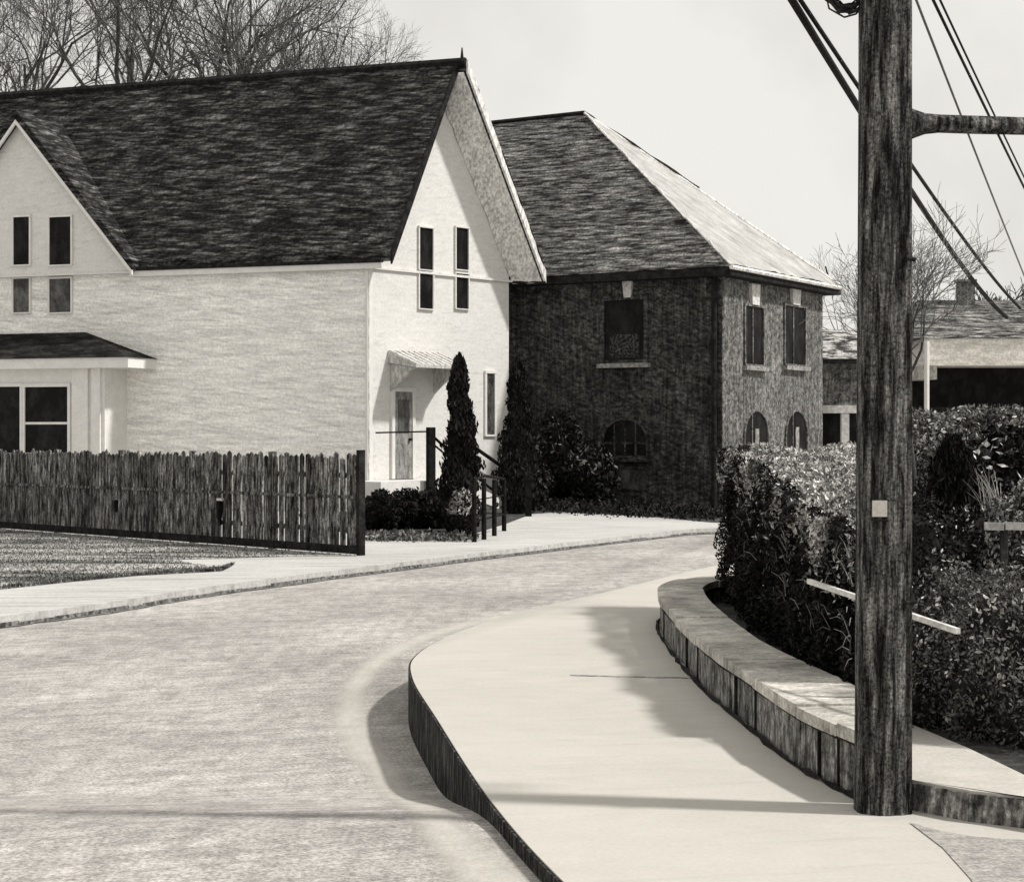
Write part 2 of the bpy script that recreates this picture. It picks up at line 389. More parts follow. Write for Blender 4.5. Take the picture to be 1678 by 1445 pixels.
nt_ = m.node_tree; at = nt_.nodes.new('ShaderNodeAttribute'); at.attribute_name = 'wear'; nz_ = nt_.nodes.new('ShaderNodeTexNoise'); nz_.inputs['Scale'].default_value = 14
ma = nt_.nodes.new('ShaderNodeMath'); ma.operation = 'MULTIPLY_ADD'; ma.inputs[1].default_value = .5; ma.inputs[2].default_value = .35
mm = nt_.nodes.new('ShaderNodeMath'); mm.operation = 'MULTIPLY'; nt_.links.new(nz_.outputs['Fac'], ma.inputs[0]); nt_.links.new(ma.outputs[0], mm.inputs[0]); nt_.links.new(at.outputs['Fac'], mm.inputs[1])
nt_.links.new(mm.outputs[0], nt_.nodes['Principled BSDF'].inputs['Alpha'])
el = quick('edge_line', V, Fc, m, None, kind='structure')
att = el.data.attributes.new('wear', 'FLOAT', 'POINT'); att.data.foreach_set('value', np.array(WV, dtype=np.float32))
# grey ground patch at the lower right corner
P = [G(x, y) for x, y in ((1490, 1348), (1540, 1362), (1600, 1372), (1800, 1385))]+[Vector((4.5, 5.4, 0)), Vector((4.5, 3.5, 0))]+[G(x, y) for x, y in ((1690, 1600), (1590, 1440), (1545, 1390))]
MB().add([(p.x, p.y, .004) for p in P], [tuple(range(len(P)))]).build('grey_corner_patch', M_corner, kind='structure')
# soil of the yard behind the wall
P = [(1.62, 8.6), (1.55, 10.5), (1.45, 13.5), (1.5, 15.8), (1.9, 16.9), (4, 18.2), (30, 20), (30, 7), (2.6, 7.3), (2.0, 7.9)]
MB().slab([(x, y, .11) for x, y in P], -.4).build('yard_soil', M_soil, kind='structure')

# ------------------------------------------------------------------ stone retaining wall
def wall_pts(): return [Vector(p) for p in ((1.56, 7.98, 0), (1.47, 8.4, 0), (1.38, 9.0, 0), (1.31, 10.1, 0), (1.235, 11.3, 0), (1.205, 12.6, 0), (1.195, 13.8, 0), (1.22, 15.0, 0), (1.32, 16.0, 0), (1.62, 16.85, 0), (2.3, 17.6, 0), (4.0, 18.5, 0), (8, 19.4, 0))]
wp = smooth_path(wall_pts(), 6)
root = thing('stone_wall', 'low curved stone retaining wall with pale top at the sidewalk edge', 'wall', (1.4, 9, 0))
th = [(.13+.30*min(1, i/13))-.08*min(1, max(0, (i-16)/10)) for i in range(len(wp))]
def band(mb, i0, i1, o0, o1, z0, z1):
    vs = []
    for i in range(i0, i1+1):
        a = wp[max(i-1, 0)]; b = wp[min(i+1, len(wp)-1)]; t = (b-a).normalized(); n = Vector((t.y, -t.x, 0))
        oo = o1 if o1 < .2 else th[i]+(o1-.3)
        for (o, z) in ((o0, z0), (oo, z0), (oo, z1), (o0, z1)):
            q = wp[i]+n*o; vs.append((q.x, q.y, z))
    m = i1-i0; fs = []
    for i in range(m):
        for k in range(4):
            fs.append((i*4+k, i*4+(k+1) % 4, (i+1)*4+(k+1) % 4, (i+1)*4+k))
    fs += [(0, 1, 2, 3), (m*4+3, m*4+2, m*4+1, m*4)]
    mb.add(vs, fs)
n = len(wp)-1; cuts = [0, 5, 11, 17, 21, 27, 33, 39, 46, 53, 60, n]
mb = MB(); mc = MB()
band(mb, 0, n, .03, .28, -.05, .20)
mb2 = MB()
for k, (a, b) in enumerate(zip(cuts[:-1], cuts[1:])):
    h = [.008, .0, .012, .004][k % 4]
    band(mb2, a, b, .0+.006*(k % 2), .12, .0, .235+h*.5)
    band(mc, a, b, -.012-.005*(k % 3), .31+.01*(k % 2), .235+h*.5+.002, .292+h)
mb.build('wall_core', M_stone, root)
mb2.build('stone_facing', M_stone, root)
mc.build('coping', M_coping, root)  # coping colour is paler to paint the sunlit wall top
mj = MB(); r_ = random.Random(8)
for c in cuts[1:-1:2]+[8, 20, 30]:
    a = wp[c]; t = (wp[min(c+1, n)]-a).normalized(); nn = Vector((t.y, -t.x, 0))
    w = r_.uniform(.005, .014)
    p = [a-nn*.009-t*w, a-nn*.009+t*w, a+nn*.02+t*w, a+nn*.02-t*w]
    mj.prism([(q.x, q.y, .0) for q in p], (0, 0, .232))
mj.build('wall_joint', M_dark, root)

r_ = random.Random(12)
for off, z, r0, nm in ((-.022, .012, .016, 'foot_outline'), (-.010, .236, .008, 'coping_outline')):  # dark wobbly outlines along the wall foot and under the coping
    P = []; Q = []
    for i in range(0, 52):
        a = wp[i]; t = (wp[min(i+1, n)]-wp[max(i-1, 0)]).normalized(); nn = Vector((t.y, -t.x, 0)); q = a+nn*off
        P.append((q.x+r_.uniform(-.004, .004), q.y, z+r_.uniform(-.004, .004))); Q.append(r0*r_.uniform(.3, 1.2))
    MB().tube(P, Q, 5).build(nm, M_dark, root)
# concrete ledge right of the pole
root = thing('concrete_ledge', 'low flat concrete ledge with a bright top running right from the pole foot', 'ledge', (2, 8, 0))
lo = [G(1462, 1318), G(1500, 1327), G(1590, 1345), G(1680, 1356), G(1800, 1372), Vector((4.5, 6.0, 0))]
li = [Vector((4.5, 7.4, 0)), G(1800, 1325, .13), G(1678, 1268, .13), G(1590, 1226, .13), G(1500, 1188, .13), G(1440, 1165, .13)]
pts = [(p.x, p.y) for p in lo]+[(p.x, p.y) for p in li]
MB().slab([(x, y, .128) for x, y in pts], -.05).build('ledge_top', M_ledge, root)
mb = MB()
for a, b in zip(lo[:-1], lo[1:]):
    t = (b-a).normalized(); nn = Vector((t.y, -t.x, 0))
    mb.prism([(q.x, q.y, 0) for q in (a+nn*.012, b+nn*.012, b-nn*.01, a-nn*.01)], (0, 0, .116))
mb.build('ledge_face', M_stone, root)

# ------------------------------------------------------------------ utility pole
pb = Vector(((1446-CX)/F*7.84, 7.84, 0))
root = thing('utility_pole', 'thick dark wooden utility pole standing at the corner of the sidewalk', 'utility pole', pb)
mb = MB(); rng = np.random.default_rng(4)
path = []; rad = []
N_ = 28; ring = 40; vs = []; fs = []
prof = 1+.035*np.sin(np.arange(ring)*2*np.pi/ring*7+1)+.02*rng.normal(size=ring)
for i in range(N_+1):
    z = -.1+9.1*i/N_; r0 = .118-.0018*z*1.0
    if z < .3: r0 += .010*(.3-z)
    for k in range(ring):
        a = 2*math.pi*k/ring; rr_ = r0*(prof[k]+.012*math.sin(z*1.7+k))
        vs.append((pb.x+math.cos(a)*rr_+.012*math.sin(z*.5), pb.y+math.sin(a)*rr_, z))
for i in range(N_):
    for k in range(ring): fs.append((i*ring+k, i*ring+(k+1) % ring, (i+1)*ring+(k+1) % ring, (i+1)*ring+k))
fs.append(tuple(range(N_*ring, (N_+1)*ring)))
mb.add(vs, fs).build('shaft', M_pole, root, smooth=True)
# conduit up the right side, with straps
cx = pb.x+.090; cy = pb.y-.050
MB().tube([(cx, cy-.02, .0), (cx, cy-.02, 3.5), (cx-.003, cy-.02, 8.6)], .022, 10).build('conduit', M_pole, root, smooth=True)
for z in (.9, 2.35, 3.7):
    MB().tube([(cx-.035, cy-.03, z), (cx-.01, cy-.055, z), (cx+.03, cy-.035, z), (cx+.034, cy, z)], .009, 6).build('strap', M_dark, root)
tp = W(1435, 832, 7.8)
a0 = MB().box(tp.x-.031, tp.x+.031, pb.y-.130, pb.y-.120, tp.z-.034, tp.z+.034).build('number_plate', M_tag, root, label='small blank pale plate nailed to the pole')
MB().tube([(tp.x-.036, pb.y-.126, tp.z-.046), (tp.x+.036, pb.y-.126, tp.z-.05)], .005, 6).build('nail_strip', M_dark, root)
# bracket arm going right
ax0 = W(1478, 203, 7.95); ax1 = W(1800, 210, 7.95)
MB().tube([ax0, ax0+Vector((.06, 0, 0)), ax0+Vector((.10, 0, 0)), ax0+Vector((.16, 0, 0)), W(1600, 205, 7.95), ax1], [.085, .060, .046, .040, .040, .037], 12).build('bracket_arm', M_pole, root, smooth=True)
# tangled bundle at the upper left
bc = W(1384, -14, 7.9)
mb = MB(); r_ = random.Random(2)
for k in range(15):
    R0 = r_.uniform(.05, .115); ph = r_.uniform(0, 6.3); tl = r_.uniform(-.6, .6)
    pts = []
    for i in range(15):
        a = ph+i/14*2*math.pi*r_.uniform(.96, 1.04)
        pts.append((bc.x+math.cos(a)*R0*.85+r_.uniform(-.008, .008), bc.y-.03+math.sin(a)*tl*.06+r_.uniform(-.01, .01), bc.z+math.sin(a)*R0+r_.uniform(-.008, .008)))
    mb.tube(pts, .0045, 5)
o = mb.build('cable_bundle', M_wire); tag(o, 'tangled coil of cable at the top left edge of the pole', 'cable coil')

# ------------------------------------------------------------------ overhead wires
def wire(name, label, pts, rad, m, group='overhead wires beside the pole', sag=.25, n=26, tw=None):
    a, b = pts; P = []
    for i in range(n+1):
        t = i/n; q = a.lerp(b, t); q.z -= sag*4*t*(1-t)
        P.append(q)
    o = MB().tube(P, rad, 6).build(name, m, smooth=True); tag(o, label, 'wire', group)
    return o
wire('overhead_cable', 'thick dark cable crossing behind the pole, lower of the pair', (W(1270, -45, 13), W(1650, 520, 62)), [.034+.0013*i for i in range(27)], M_wire, sag=.3)
wire('overhead_cable', 'thinner dark cable running just above the thick cable behind the pole', (W(1278, -50, 13), W(1672, 505, 62)), [.020+.0012*i for i in range(27)], M_wire, sag=.2)
wire('overhead_cable', 'dark cable right of the pole crossing over the bracket arm near the frame edge', (W(1500, -60, 12), W(1790, 520, 60)), [.012+.0006*i for i in range(27)], M_wire, sag=.12)
wire('overhead_cable', 'thin dark cable hugging the outermost cable above the bracket arm', (W(1512, -60, 12), W(1775, 480, 60)), [.009+.0004*i for i in range(27)], M_wire, sag=.1)
wire('overhead_cable', 'pale grey thin wire nearest the pole on its right side', (W(1478, -60, 12), W(1760, 640, 60)), [.010+.0003*i for i in range(27)], M_wire2, sag=.15)

# ------------------------------------------------------------------ white gabled house
A = Vector(((602-CX)/F*45, 45, 0)); B = Vector(((832-CX)/F*49, 49, 0))
Lf = Vector(((0-CX)/F*48.6, 48.6, 0))
uF = (Lf-A).normalized(); nF = Vector((uF.y*-1, uF.x, 0)); 
if nF.y > 0: nF = -nF
uG = (B-A).normalized(); nG = Vector((uG.y, -uG.x, 0))
front = Frame(A, uF, nF); gable = Frame(A, uG, nG)
wG = (B-A).length; ZE = front.hz(602, 424); LEN = 19.0
mid = wG*.44
# apex from the picture, on the gable wall
ZA = EYE-(122-HZ)/F*(A.y+(B.y-A.y)*.44)
house = thing('white_house', 'white clapboard house with steep dark roofs and two gables', 'house', (A.x, A.y, ZL))
def gp(s, h, e=0.0):
    p = A+uG*s+uF*e; return Vector((p.x, p.y, h))
MB().prism([gp(0, ZL), gp(wG, ZL), gp(wG, ZE), gp(mid, ZA), gp(0, ZE)], uF*LEN).build('wall', M_front, house)
# the gable end cladding, set 2 cm proud
MB().prism([p-uF*.03 for p in (gp(.0, ZL), gp(wG, ZL), gp(wG, ZE), gp(mid, ZA), gp(.0, ZE))], uF*.02).build('gable_wall', M_white, house)
MB().fbox(gable, -.05, .12, -.02, .06, ZL, ZE-.1).build('corner_board', M_trim, house)
sl_ = (ZA-ZE)/mid; sr_ = (ZA-ZE)/(wG-mid)
def slabroof(s0, s1, sgn, e0, e1, oh, thk, name, m):
    # sgn=+1 front slope (s from -oh to mid); -1 rear slope
    if sgn > 0: q = [(-oh, ZE-oh*sl_), (mid, ZA), (mid, ZA+thk), (-oh, ZE-oh*sl_+thk)]
    else: q = [(wG+oh, ZE-oh*sr_), (mid, ZA), (mid, ZA+thk), (wG+oh, ZE-oh*sr_+thk)]
    return MB().prism([gp(s, h, e0) for s, h in q], uF*(e1-e0)).build(name, m, house)
OHG = -.92
rf = slabroof(0, 0, 1, OHG*.72, LEN+.4, .04, .26, 'roof', M_roof)
rb = slabroof(0, 0, -1, OHG, LEN+.4, .16, .26, 'roof', M_roof)
# soffit under the rear slope's overhang and rakes
def rk(q, e0, e1, name, m):
    MB().prism([gp(s, h, e0) for s, h in q], uF*(e1-e0)).build(name, m, house)
oh = .16
rk([(wG+oh-.02, ZE-(oh-.02)*sr_-.05), (mid, ZA-.05), (mid, ZA-.004), (wG+oh-.02, ZE-(oh-.02)*sr_-.004)], OHG+.05, -.04, 'soffit', M_soffit)
rk([(wG+oh+.0, ZE-oh*sr_-.02), (mid+.02, ZA-.02), (mid+.02, ZA+.30), (wG+oh+.0, ZE-oh*sr_+.30)], OHG-.06, OHG-.002, 'bargeboard', M_soffit)
rk([(-.06, ZE-.06*sl_-.03), (mid, ZA-.03), (mid, ZA+.285), (-.06, ZE-.06*sl_+.285)], OHG*.72-.05, OHG*.72-.002, 'bargeboard', M_dark)
MB().tube([gp(mid, ZA+.27, OHG), gp(mid, ZA+.27, LEN+.3)], .10, 6).build('ridge_cap', M_dark, house)
MB().tube([gp(mid, ZA+.30, OHG+.1), gp(mid, ZA+.62, OHG+.1)], [.05, .015], 6).build('finial', M_dark, house)
# belt course on the gable end
x0, x1, h0, h1 = gable.rect(604, 436, 831, 446)
MB().fbox(gable, -.05, wG+.25, .03, .085, ZE-.245, ZE-.20).build('belt_course', M_trim, house)
MB().fbox(gable, -.05, wG+.30, .03, .08, ZE-.198, ZE-.185).build('belt_shadow_strip', M_soffit, house)
# fascia along the front eave
sR = front.sx(222)
MB().fbox(front, -.45, sR+.1, .10, .16, ZE-.26, ZE-.12).build('fascia', M_trim, house)
MB().fbox(front, -.45, sR+.1, .05, .20, ZE-.115, ZE-.03).build('gutter', M_dark, house)

def window(fr, px0, py0, px1, py1, root, t=0.03, glass=M_glass, frame=M_trim, fw=.07, bars_h=(), bars_v=(), sill=None, arch=False, proud=.05, hook=0, label=None):
    s0, s1, h0, h1 = fr.rect(px0, py0, px1, py1, t)
    mb = MB()
    def arcpts(off, n=9):
        r = (s1-s0)/2+off; c = (s0+s1)/2; hc = h1-(s1-s0)/2*.85
        return [(c+r*math.cos(math.pi*k/n), hc+r*.85*math.sin(math.pi*k/n)) for k in range(n+1)]
    if arch:
        out = [(s1+fw, h0)]+arcpts(fw)+[(s0-fw, h0)]; inn = [(s1, h0)]+arcpts(0)+[(s0, h0)]
        for i in range(len(out)-1):
            q = [out[i], out[i+1], inn[i+1], inn[i]]
            mb.prism([fr.pt(a, t, h) for a, h in q], fr.n*proud)
        w = mb.build('window', frame, root)
        MB().prism([fr.pt(a, t, h) for a, h in inn], fr.n*.012).build('pane', glass, w)
    else:
        mb.fbox(fr, s0-fw, s0, t, t+proud, h0, h1); mb.fbox(fr, s1, s1+fw, t, t+proud, h0, h1)
        mb.fbox(fr, s0-fw, s1+fw, t, t+proud+.01, h1, h1+fw); mb.fbox(fr, s0-fw, s1+fw, t, t+proud+.01, h0-fw*.7, h0)
        w = mb.build('window', frame, root)
        MB().fbox(fr, s0, s1, t, t+.012, h0, h1).build('pane', glass, w)
    if label: w['label'] = label
    mb = MB(); k = 0
    for b in bars_h:
        hh = h0+(h1-h0)*b; mb.fbox(fr, s0, s1, t+.013, t+.03, hh-.03, hh+.03); k = 1
    for b in bars_v:
        ss = s0+(s1-s0)*b; mb.fbox(fr, ss-.022, ss+.022, t+.013, t+.033, h0, h1); k = 1
    if k: mb.build('glazing_bar', frame, w)
    if sill:
        MB().fbox(fr, s0-fw-.06, s1+fw+.06, t, t+.14, h0-fw*.7-.12, h0-fw*.7-.002).build('sill', sill, w)
    return w
# gable-end windows: two tall pairs, upper and lower sashes crossed by the belt course
for (a, b) in ((686, 708), (746, 766)):
    window(gable, a, 374, b, 442, house, fw=.04, frame=M_white)
    window(gable, a, 449, b, 506, house, fw=.04, frame=M_white)
# door, hood, ground-floor windows
s0, s1, h0, h1 = gable.rect(643, 642, 672, 784)
dr = MB().fbox(gable, s0, s1, .03, .075, h0, h1).build('door', M_door, house)
MB().fbox(gable, s0-.10, s0, .03, .10, h0, h1+.1).fbox(gable, s1, s1+.10, .03, .10, h0, h1+.1).fbox(gable, s0-.1, s1+.1, .03, .11, h1, h1+.1).build('door_frame', M_trim, dr)
MB().fbox(gable, s0+.12, s1-.12, .078, .09, h0+1.15, h1-.2).build('pane', M_glass2, dr)
MB().fbox(gable, s1-.13, s1-.06, .078, .14, h0+.95, h0+1.01).build('handle', M_iron, dr)
hs0, hs1, hh0, hh1 = gable.rect(634, 578, 716, 640)
hood = MB().prism([gable.pt(hs0, .03, hh1-.28), gable.pt(hs0, 1.0, hh1-.42), gable.pt(hs0, 1.0, hh1-.34), gable.pt(hs0, .03, hh1+.03)], gable.u*(hs1-hs0)).build('door_hood', M_hood, house)
for ss in (hs0+.08, hs1-.16):
    MB().prism([gable.pt(ss, .03, hh1-.29), gable.pt(ss, .9, hh1-.425), gable.pt(ss, .72, hh1-.52), gable.pt(ss, .3, hh1-.8), gable.pt(ss, .03, hh0-.05)], gable.u*.09).build('bracket', M_hood, hood)
mb = MB()
for k in range(9):
    ss = hs0+.03+(hs1-hs0-.08)*k/8
    mb.prism([gable.pt(ss, .06, hh1+.025), gable.pt(ss, 1.0, hh1-.335), gable.pt(ss, 1.0, hh1-.315), gable.pt(ss, .06, hh1+.05)], gable.u*.03)
mb.build('batten', M_soffit, hood)
window(gable, 741, 612, 754, 700, house, glass=M_glass2)
window(gable, 796, 612, 809, 712, house, glass=M_glass2)
# cross gable at the left of the front
sc0 = front.sx(40); zc = front.hz(40, 200); sRt = front.sx(224); hw = sc0-sRt; hw = abs(hw)
hw = abs(front.sx(224)-sc0)
pr = .16
cg = [front.pt(sc0-hw, pr, ZE-.13), front.pt(sc0+hw, pr, ZE-.13), front.pt(sc0+hw, pr, ZE+.0), front.pt(sc0, pr, zc), front.pt(sc0-hw, pr, ZE+.0)]
inl = mid*.98*abs(uG.dot(nF))   # how far the cross gable runs in under the main roof
MB().prism(cg, -nF*(inl*.9)).build('cross_gable_wall', M_white, house)
k_ = (zc-ZE)/hw
for sg, nm in ((-1, 'roof'), (1, 'roof')):
    o2 = .10
    q = [(sc0+sg*(hw+o2), ZE+.0-o2*k_), (sc0, zc), (sc0, zc+.24), (sc0+sg*(hw+o2), ZE+.0-o2*k_+.24)]
    ro = MB().prism([front.pt(a, .40, h) for a, h in q], -nF*(inl*.92+.40)).build('cross_gable_roof', M_roof, house)
    q = [(sc0+sg*(hw+o2-.0), ZE+.0-o2*k_-.12), (sc0+sg*.0, zc-.12), (sc0, zc-.004), (sc0+sg*(hw+o2), ZE+.0-o2*k_-.004)]
    MB().prism([front.pt(a, .41, h) for a, h in q], -nF*.06).build('bargeboard', M_trim, ro)
MB().fbox(front, sc0-hw-.02, sc0+hw+.4, .002, pr+.05, ZE-.17, ZE-.132).build('belt_course', M_trim, house)
for (a, b) in ((23, 49), (82, 117)):
    window(front, a, 356, b, 434, house, t=pr, fw=.05)
    window(front, a, 457, b, 512, house, t=0, fw=.05, glass=M_glass2)
# bay with hipped roof
T = 1.05
bs0 = front.sx(208, 0); bs1 = bs0+6.5
bh = front.hz(130, 600, T)
bay = MB().fbox(front, bs0, bs1, -.05, T, ZL, bh).build('bay', M_trim, house)
e0 = front.sx(258, 0); e1 = bs1+.4
zt = front.hz(130, 586, T+.35); zp = front.hz(80, 545, .3)
P = [front.pt(e0, -.02, zt), front.pt(e0, T+.35, zt), front.pt(e1, T+.35, zt), front.pt(e1, -.02, zt)]
q0 = front.pt(front.sx(135, .2), .12, zp); q1 = front.pt(front.sx(135, .2)+3.4, .12, zp); q2 = front.pt(front.sx(135, .2)+3.4, -.02, zp); q3 = front.pt(front.sx(135, .2), -.02, zp)
MB().add([*P, q0, q1, q2, q3], [(0, 1, 4, 7), (1, 2, 5, 4), (2, 3, 6, 5), (4, 5, 6, 7), (0, 3, 2, 1), (0, 7, 6, 3)]).build('bay_roof', mat('tar_roof', .008, .045, 3, (.5, .5, 4), (.45, .7), .5, 14, NEU), bay)
MB().fbox(front, e0+.04, e1-.05, -.02, T+.30, zt-.26, zt-.004).build('bay_fascia', M_trim, bay)
a0, a1, w0, w1 = front.rect(127, 634, 205, 740, T)
for (xa, xb) in ((152, 166), (120, 146)):
    a, b, _, _ = front.rect(xa, 600, xb, 700, T)
    MB().fbox(front, a, b, T, T+.07, ZL, bh-.06).build('pilaster', M_trim, bay)
for (xa, xb) in ((42, 112), (-55, 34)):
    window(front, xa, 634, xb, 742, bay, t=T, glass=M_glass, fw=.08, bars_h=(.45,) if xa > 0 else ())

# ------------------------------------------------------------------ entrance stoop with steps and iron rails
def gq(px, py, t): 
    return gable.pt(gable.sx(px, t), t, gable.hz(px, py, t))
stoop = thing('entrance_steps', 'raised entrance steps with black iron handrails beside the narrow cypress', 'steps', (gable.pt(1, 1, ZL)))
zS = gable.hz(657, 786, .1)
sa = gable.sx(612, 1.0); sb = gable.sx(728, 1.0)
MB().fbox(gable, sa, sb, .08, 1.25, ZL, zS).build('landing', M_trim, stoop)
mb = MB()
for k in range(5):
    mb.fbox(gable, sb+.002+k*.30, sb+.302+k*.30, .08, 1.25, ZL, zS-(k+1)*(zS-ZL)/6)
mb.build('step', M_trim, stoop)
mb = MB().prism([gable.pt(sb-.02, 1.26, zS-.25), gable.pt(sb-.02, 1.26, zS+.12), gable.pt(sb+1.7, 1.26, ZL+.30), gable.pt(sb+1.7, 1.26, ZL)], nG*.07)
mb.build('stringer', M_trim, stoop)
pt0 = gq(703, 700, 1.33)
MB().fbox(gable, gable.sx(698, 1.33), gable.sx(708, 1.33), 1.33, 1.45, ZL, pt0.z).build('newel_post', M_iron, stoop)
MB().tube([gq(616, 709, 1.33), gq(703, 707, 1.33)], .022, 6).build('handrail', M_iron, stoop)
MB().tube([gq(703, 709, 1.33), gq(800, 797, 1.33), gq(862, 842, 1.4)], .035, 6).build('handrail', M_iron, stoop)
MB().tube([gq(762, 722, .3), gq(862, 792, .3)], .05, 6).build('handrail', M_iron, stoop)
MB().tube([gq(703, 722, 1.33), gq(770, 778, 1.33)], .025, 6).build('handrail', M_iron, stoop)

# post at the foot of the steps
p = G(866, 846, ZL)
root = thing('post', 'stout black post right of the cypresses at the edge of the pavement', 'post', p)
MB().box(p.x-.075, p.x+.075, p.y-.07, p.y+.07, ZL, ZL+.82).build('shaft', M_iron, root)
MB().box(p.x-.095, p.x+.095, p.y-.09, p.y+.09, ZL+.822, ZL+.88).build('cap', M_iron, root)
# iron railing: four black bars
p = G(800, 886, ZL); 
root = thing('iron_railing', 'short black iron railing of upright bars in front of the narrow cypress', 'railing', p)
for i, x in enumerate((777, 793, 810, 826)):
    y0 = (888, 884, 878, 870)[i]; q = G(x, y0, ZL); hgt = (104, 100, 92, 84)[i]*q.y/F
    MB().tube([(q.x, q.y, ZL), (q.x, q.y, ZL+hgt)], [.046, .042], 8).build('bar', M_iron, root)
q0 = G(777, 888, ZL); q1 = G(826, 870, ZL)
MB().tube([(q0.x-.05, q0.y, ZL+1.06), ((q0.x+q1.x)/2-.1, (q0.y+q1.y)/2, ZL+1.12), (q1.x, q1.y, ZL+1.02)], .028, 8).build('top_rail', M_iron, root)
MB().tube([(q0.x-.05, q0.y, ZL+.35), (q1.x, q1.y, ZL+.33)], .018, 8).build('bottom_rail', M_iron, root)
MB().tube([(q0.x-.05, q0.y, ZL+.72), (q1.x, q1.y, ZL+.70)], .012, 8).build('middle_rail', M_iron, root)

# ------------------------------------------------------------------ brick building with hip roof
C = Vector(((1183-CX)/F*47, 47, 0)); E = Vector(((1347-CX)/F*53, 53, 0)); D = Vector(((835-CX)/F*50.4, 50.4, 0))
u1 = (D-C).normalized(); n1 = Vector((-u1.y, u1.x, 0)); n1 = n1 if n1.y < 0 else -n1
u2 = (E-C).normalized(); n2 = Vector((u2.y, -u2.x, 0)); n2 = n2 if n2.x > 0 else -n2
bf = Frame(C, u1, n1); bs = Frame(C, u2, n2); wS = (E-C).length
ZB = bf.hz(1183, 446)
bk = thing('brick_building', 'dark brick building with big hip roof behind the white house', 'building', (C.x, C.y, ZL))
LB = 15.0
c4 = [C, C+u1*LB, C+u1*LB+u2*wS, C+u2*wS]
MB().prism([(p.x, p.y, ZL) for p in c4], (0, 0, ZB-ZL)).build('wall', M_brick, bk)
MB().fbox(bs, .0, wS, .0, .02, ZL, ZB-.02).build('side_wall', M_brick2, bk)  # lighter brick tone paints the sunlit side of the same building
# hip roof
OV = .42
def rp_(a, b, z): 
    p = C+u1*a+u2*b; return Vector((p.x, p.y, z))
zf0 = ZB-.02; zf1 = ZB+.10
La = 6.0
ap = C+u1*La+u2*(wS*.5); ZR = EYE-(187-HZ)/F*ap.y
k_ = OV*1.1
e_ = [rp_(-OV, -OV, zf1), rp_(LB+OV, -OV, zf1), rp_(LB+OV, wS+OV, zf1), rp_(-OV, wS+OV, zf1)]
rA = rp_(La, wS*.5, ZR); rB = rp_(LB-La*.6, wS*.5, ZR)
MB().add([*e_, rA, rB], [(0, 1, 5, 4), (2, 3, 4, 5), (1, 2, 5), (0, 3, 2, 1), (0, 4, 3)]).build('roof', M_roof2, bk)
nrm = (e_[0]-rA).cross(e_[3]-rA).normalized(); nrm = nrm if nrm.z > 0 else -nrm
MB().prism([e_[0]+nrm*.004, e_[3]+nrm*.004, rA+nrm*.004], nrm*.03).build('sunlit_hip_face', M_hip, bk)  # pale colour paints sunlight onto this plane of the hip roof
MB().tube([rA+Vector((0, 0, .03)), e_[3]+Vector((0, 0, .05))], [.05, .06], 6).build('hip_cap', M_soffit, bk)
MB().tube([rA+Vector((0, 0, .03)), rB+Vector((0, 0, .03))], .07, 6).build('ridge_cap', M_dark, bk)
mb = MB()
mb.prism([rp_(-OV, -OV, zf0-.10), rp_(LB+OV, -OV, zf0-.10), rp_(LB+OV, wS+OV, zf0-.10), rp_(-OV, wS+OV, zf0-.10)], (0, 0, .20)).build('eaves_board', M_dark, bk)
MB().tube([rp_(-OV-.03, -OV, zf1-.02), rp_(-OV-.03, wS+OV, zf1-.02)], .06, 6).build('gutter', M_soffit, bk)
MB().tube([bf.pt(.18, .08, ZL), bf.pt(.18, .08, ZB-.1)], .075, 8).build('downpipe', M_dark, bk)
ep = e_[3]; MB().tube([ep+Vector((-.3, 0, .1)), ep+Vector((-.45, 0, .62))], .025, 5).build('lightning_rod', M_dark, bk)

w = window(bf, 991, 492, 1056, 590, bk, t=0, frame=M_brick, fw=.12, sill=M_lime, proud=.05, label='tall dark window above the arched one')
s0, s1, h0, h1 = bf.rect(1000, 548, 1048, 586)
MB().fbox(bf, s0, s1, .013, .02, h0, h1).build('lace_curtain', M_lace, w)
s0, s1, h0, h1 = bf.rect(1023, 458, 1037, 488)
MB().prism([bf.pt(s0+.03, 0, h0), bf.pt(s1-.03, 0, h0), bf.pt(s1+.02, 0, h1), bf.pt(s0-.02, 0, h1)], n1*.09).build('keystone', M_key, w)
w = window(bf, 990, 688, 1060, 746, bk, t=0, frame=M_brick, fw=.07, sill=M_brick, arch=True, bars_h=(.35,), bars_v=(.25, .5, .75), label='low arched window with glazing bars')
w = window(bf, 1010, 768, 1060, 800, bk, t=0, frame=M_brick, fw=.06, glass=M_glass2, label='small basement window')
for (a, b, ky) in ((1220, 1249, 472), (1285, 1318, 478)):
    w = window(bs, a, 503, b, 597, bk, t=.02, frame=M_brick2, fw=.07, sill=M_lime, bars_v=(.42,))
    m = (a+b)/2; s0, s1, h0, h1 = bs.rect(m-8, ky-6, m+5, 500)
    MB().prism([bs.pt(s0+.04, .02, h0), bs.pt(s1-.04, .02, h0), bs.pt(s1+.03, .02, h1), bs.pt(s0-.03, .02, h1)], n2*.09).build('keystone', M_key, w)
for (a, b, y1) in ((1219, 1257, 745), (1287, 1321, 738)):
    w = window(bs, a, 674, b, y1, bk, t=.02, frame=M_brick2, fw=.06, arch=True, bars_v=(.32,))
    s0, s1, h0, h1 = bs.rect(a, 674, b, y1); 
    MB().fbox(bs, s0+(s1-s0)*.42, s0+(s1-s0)*.58, .034, .05, h0+.05, h0+(h1-h0)*.6).build('curtain', M_lime, w)

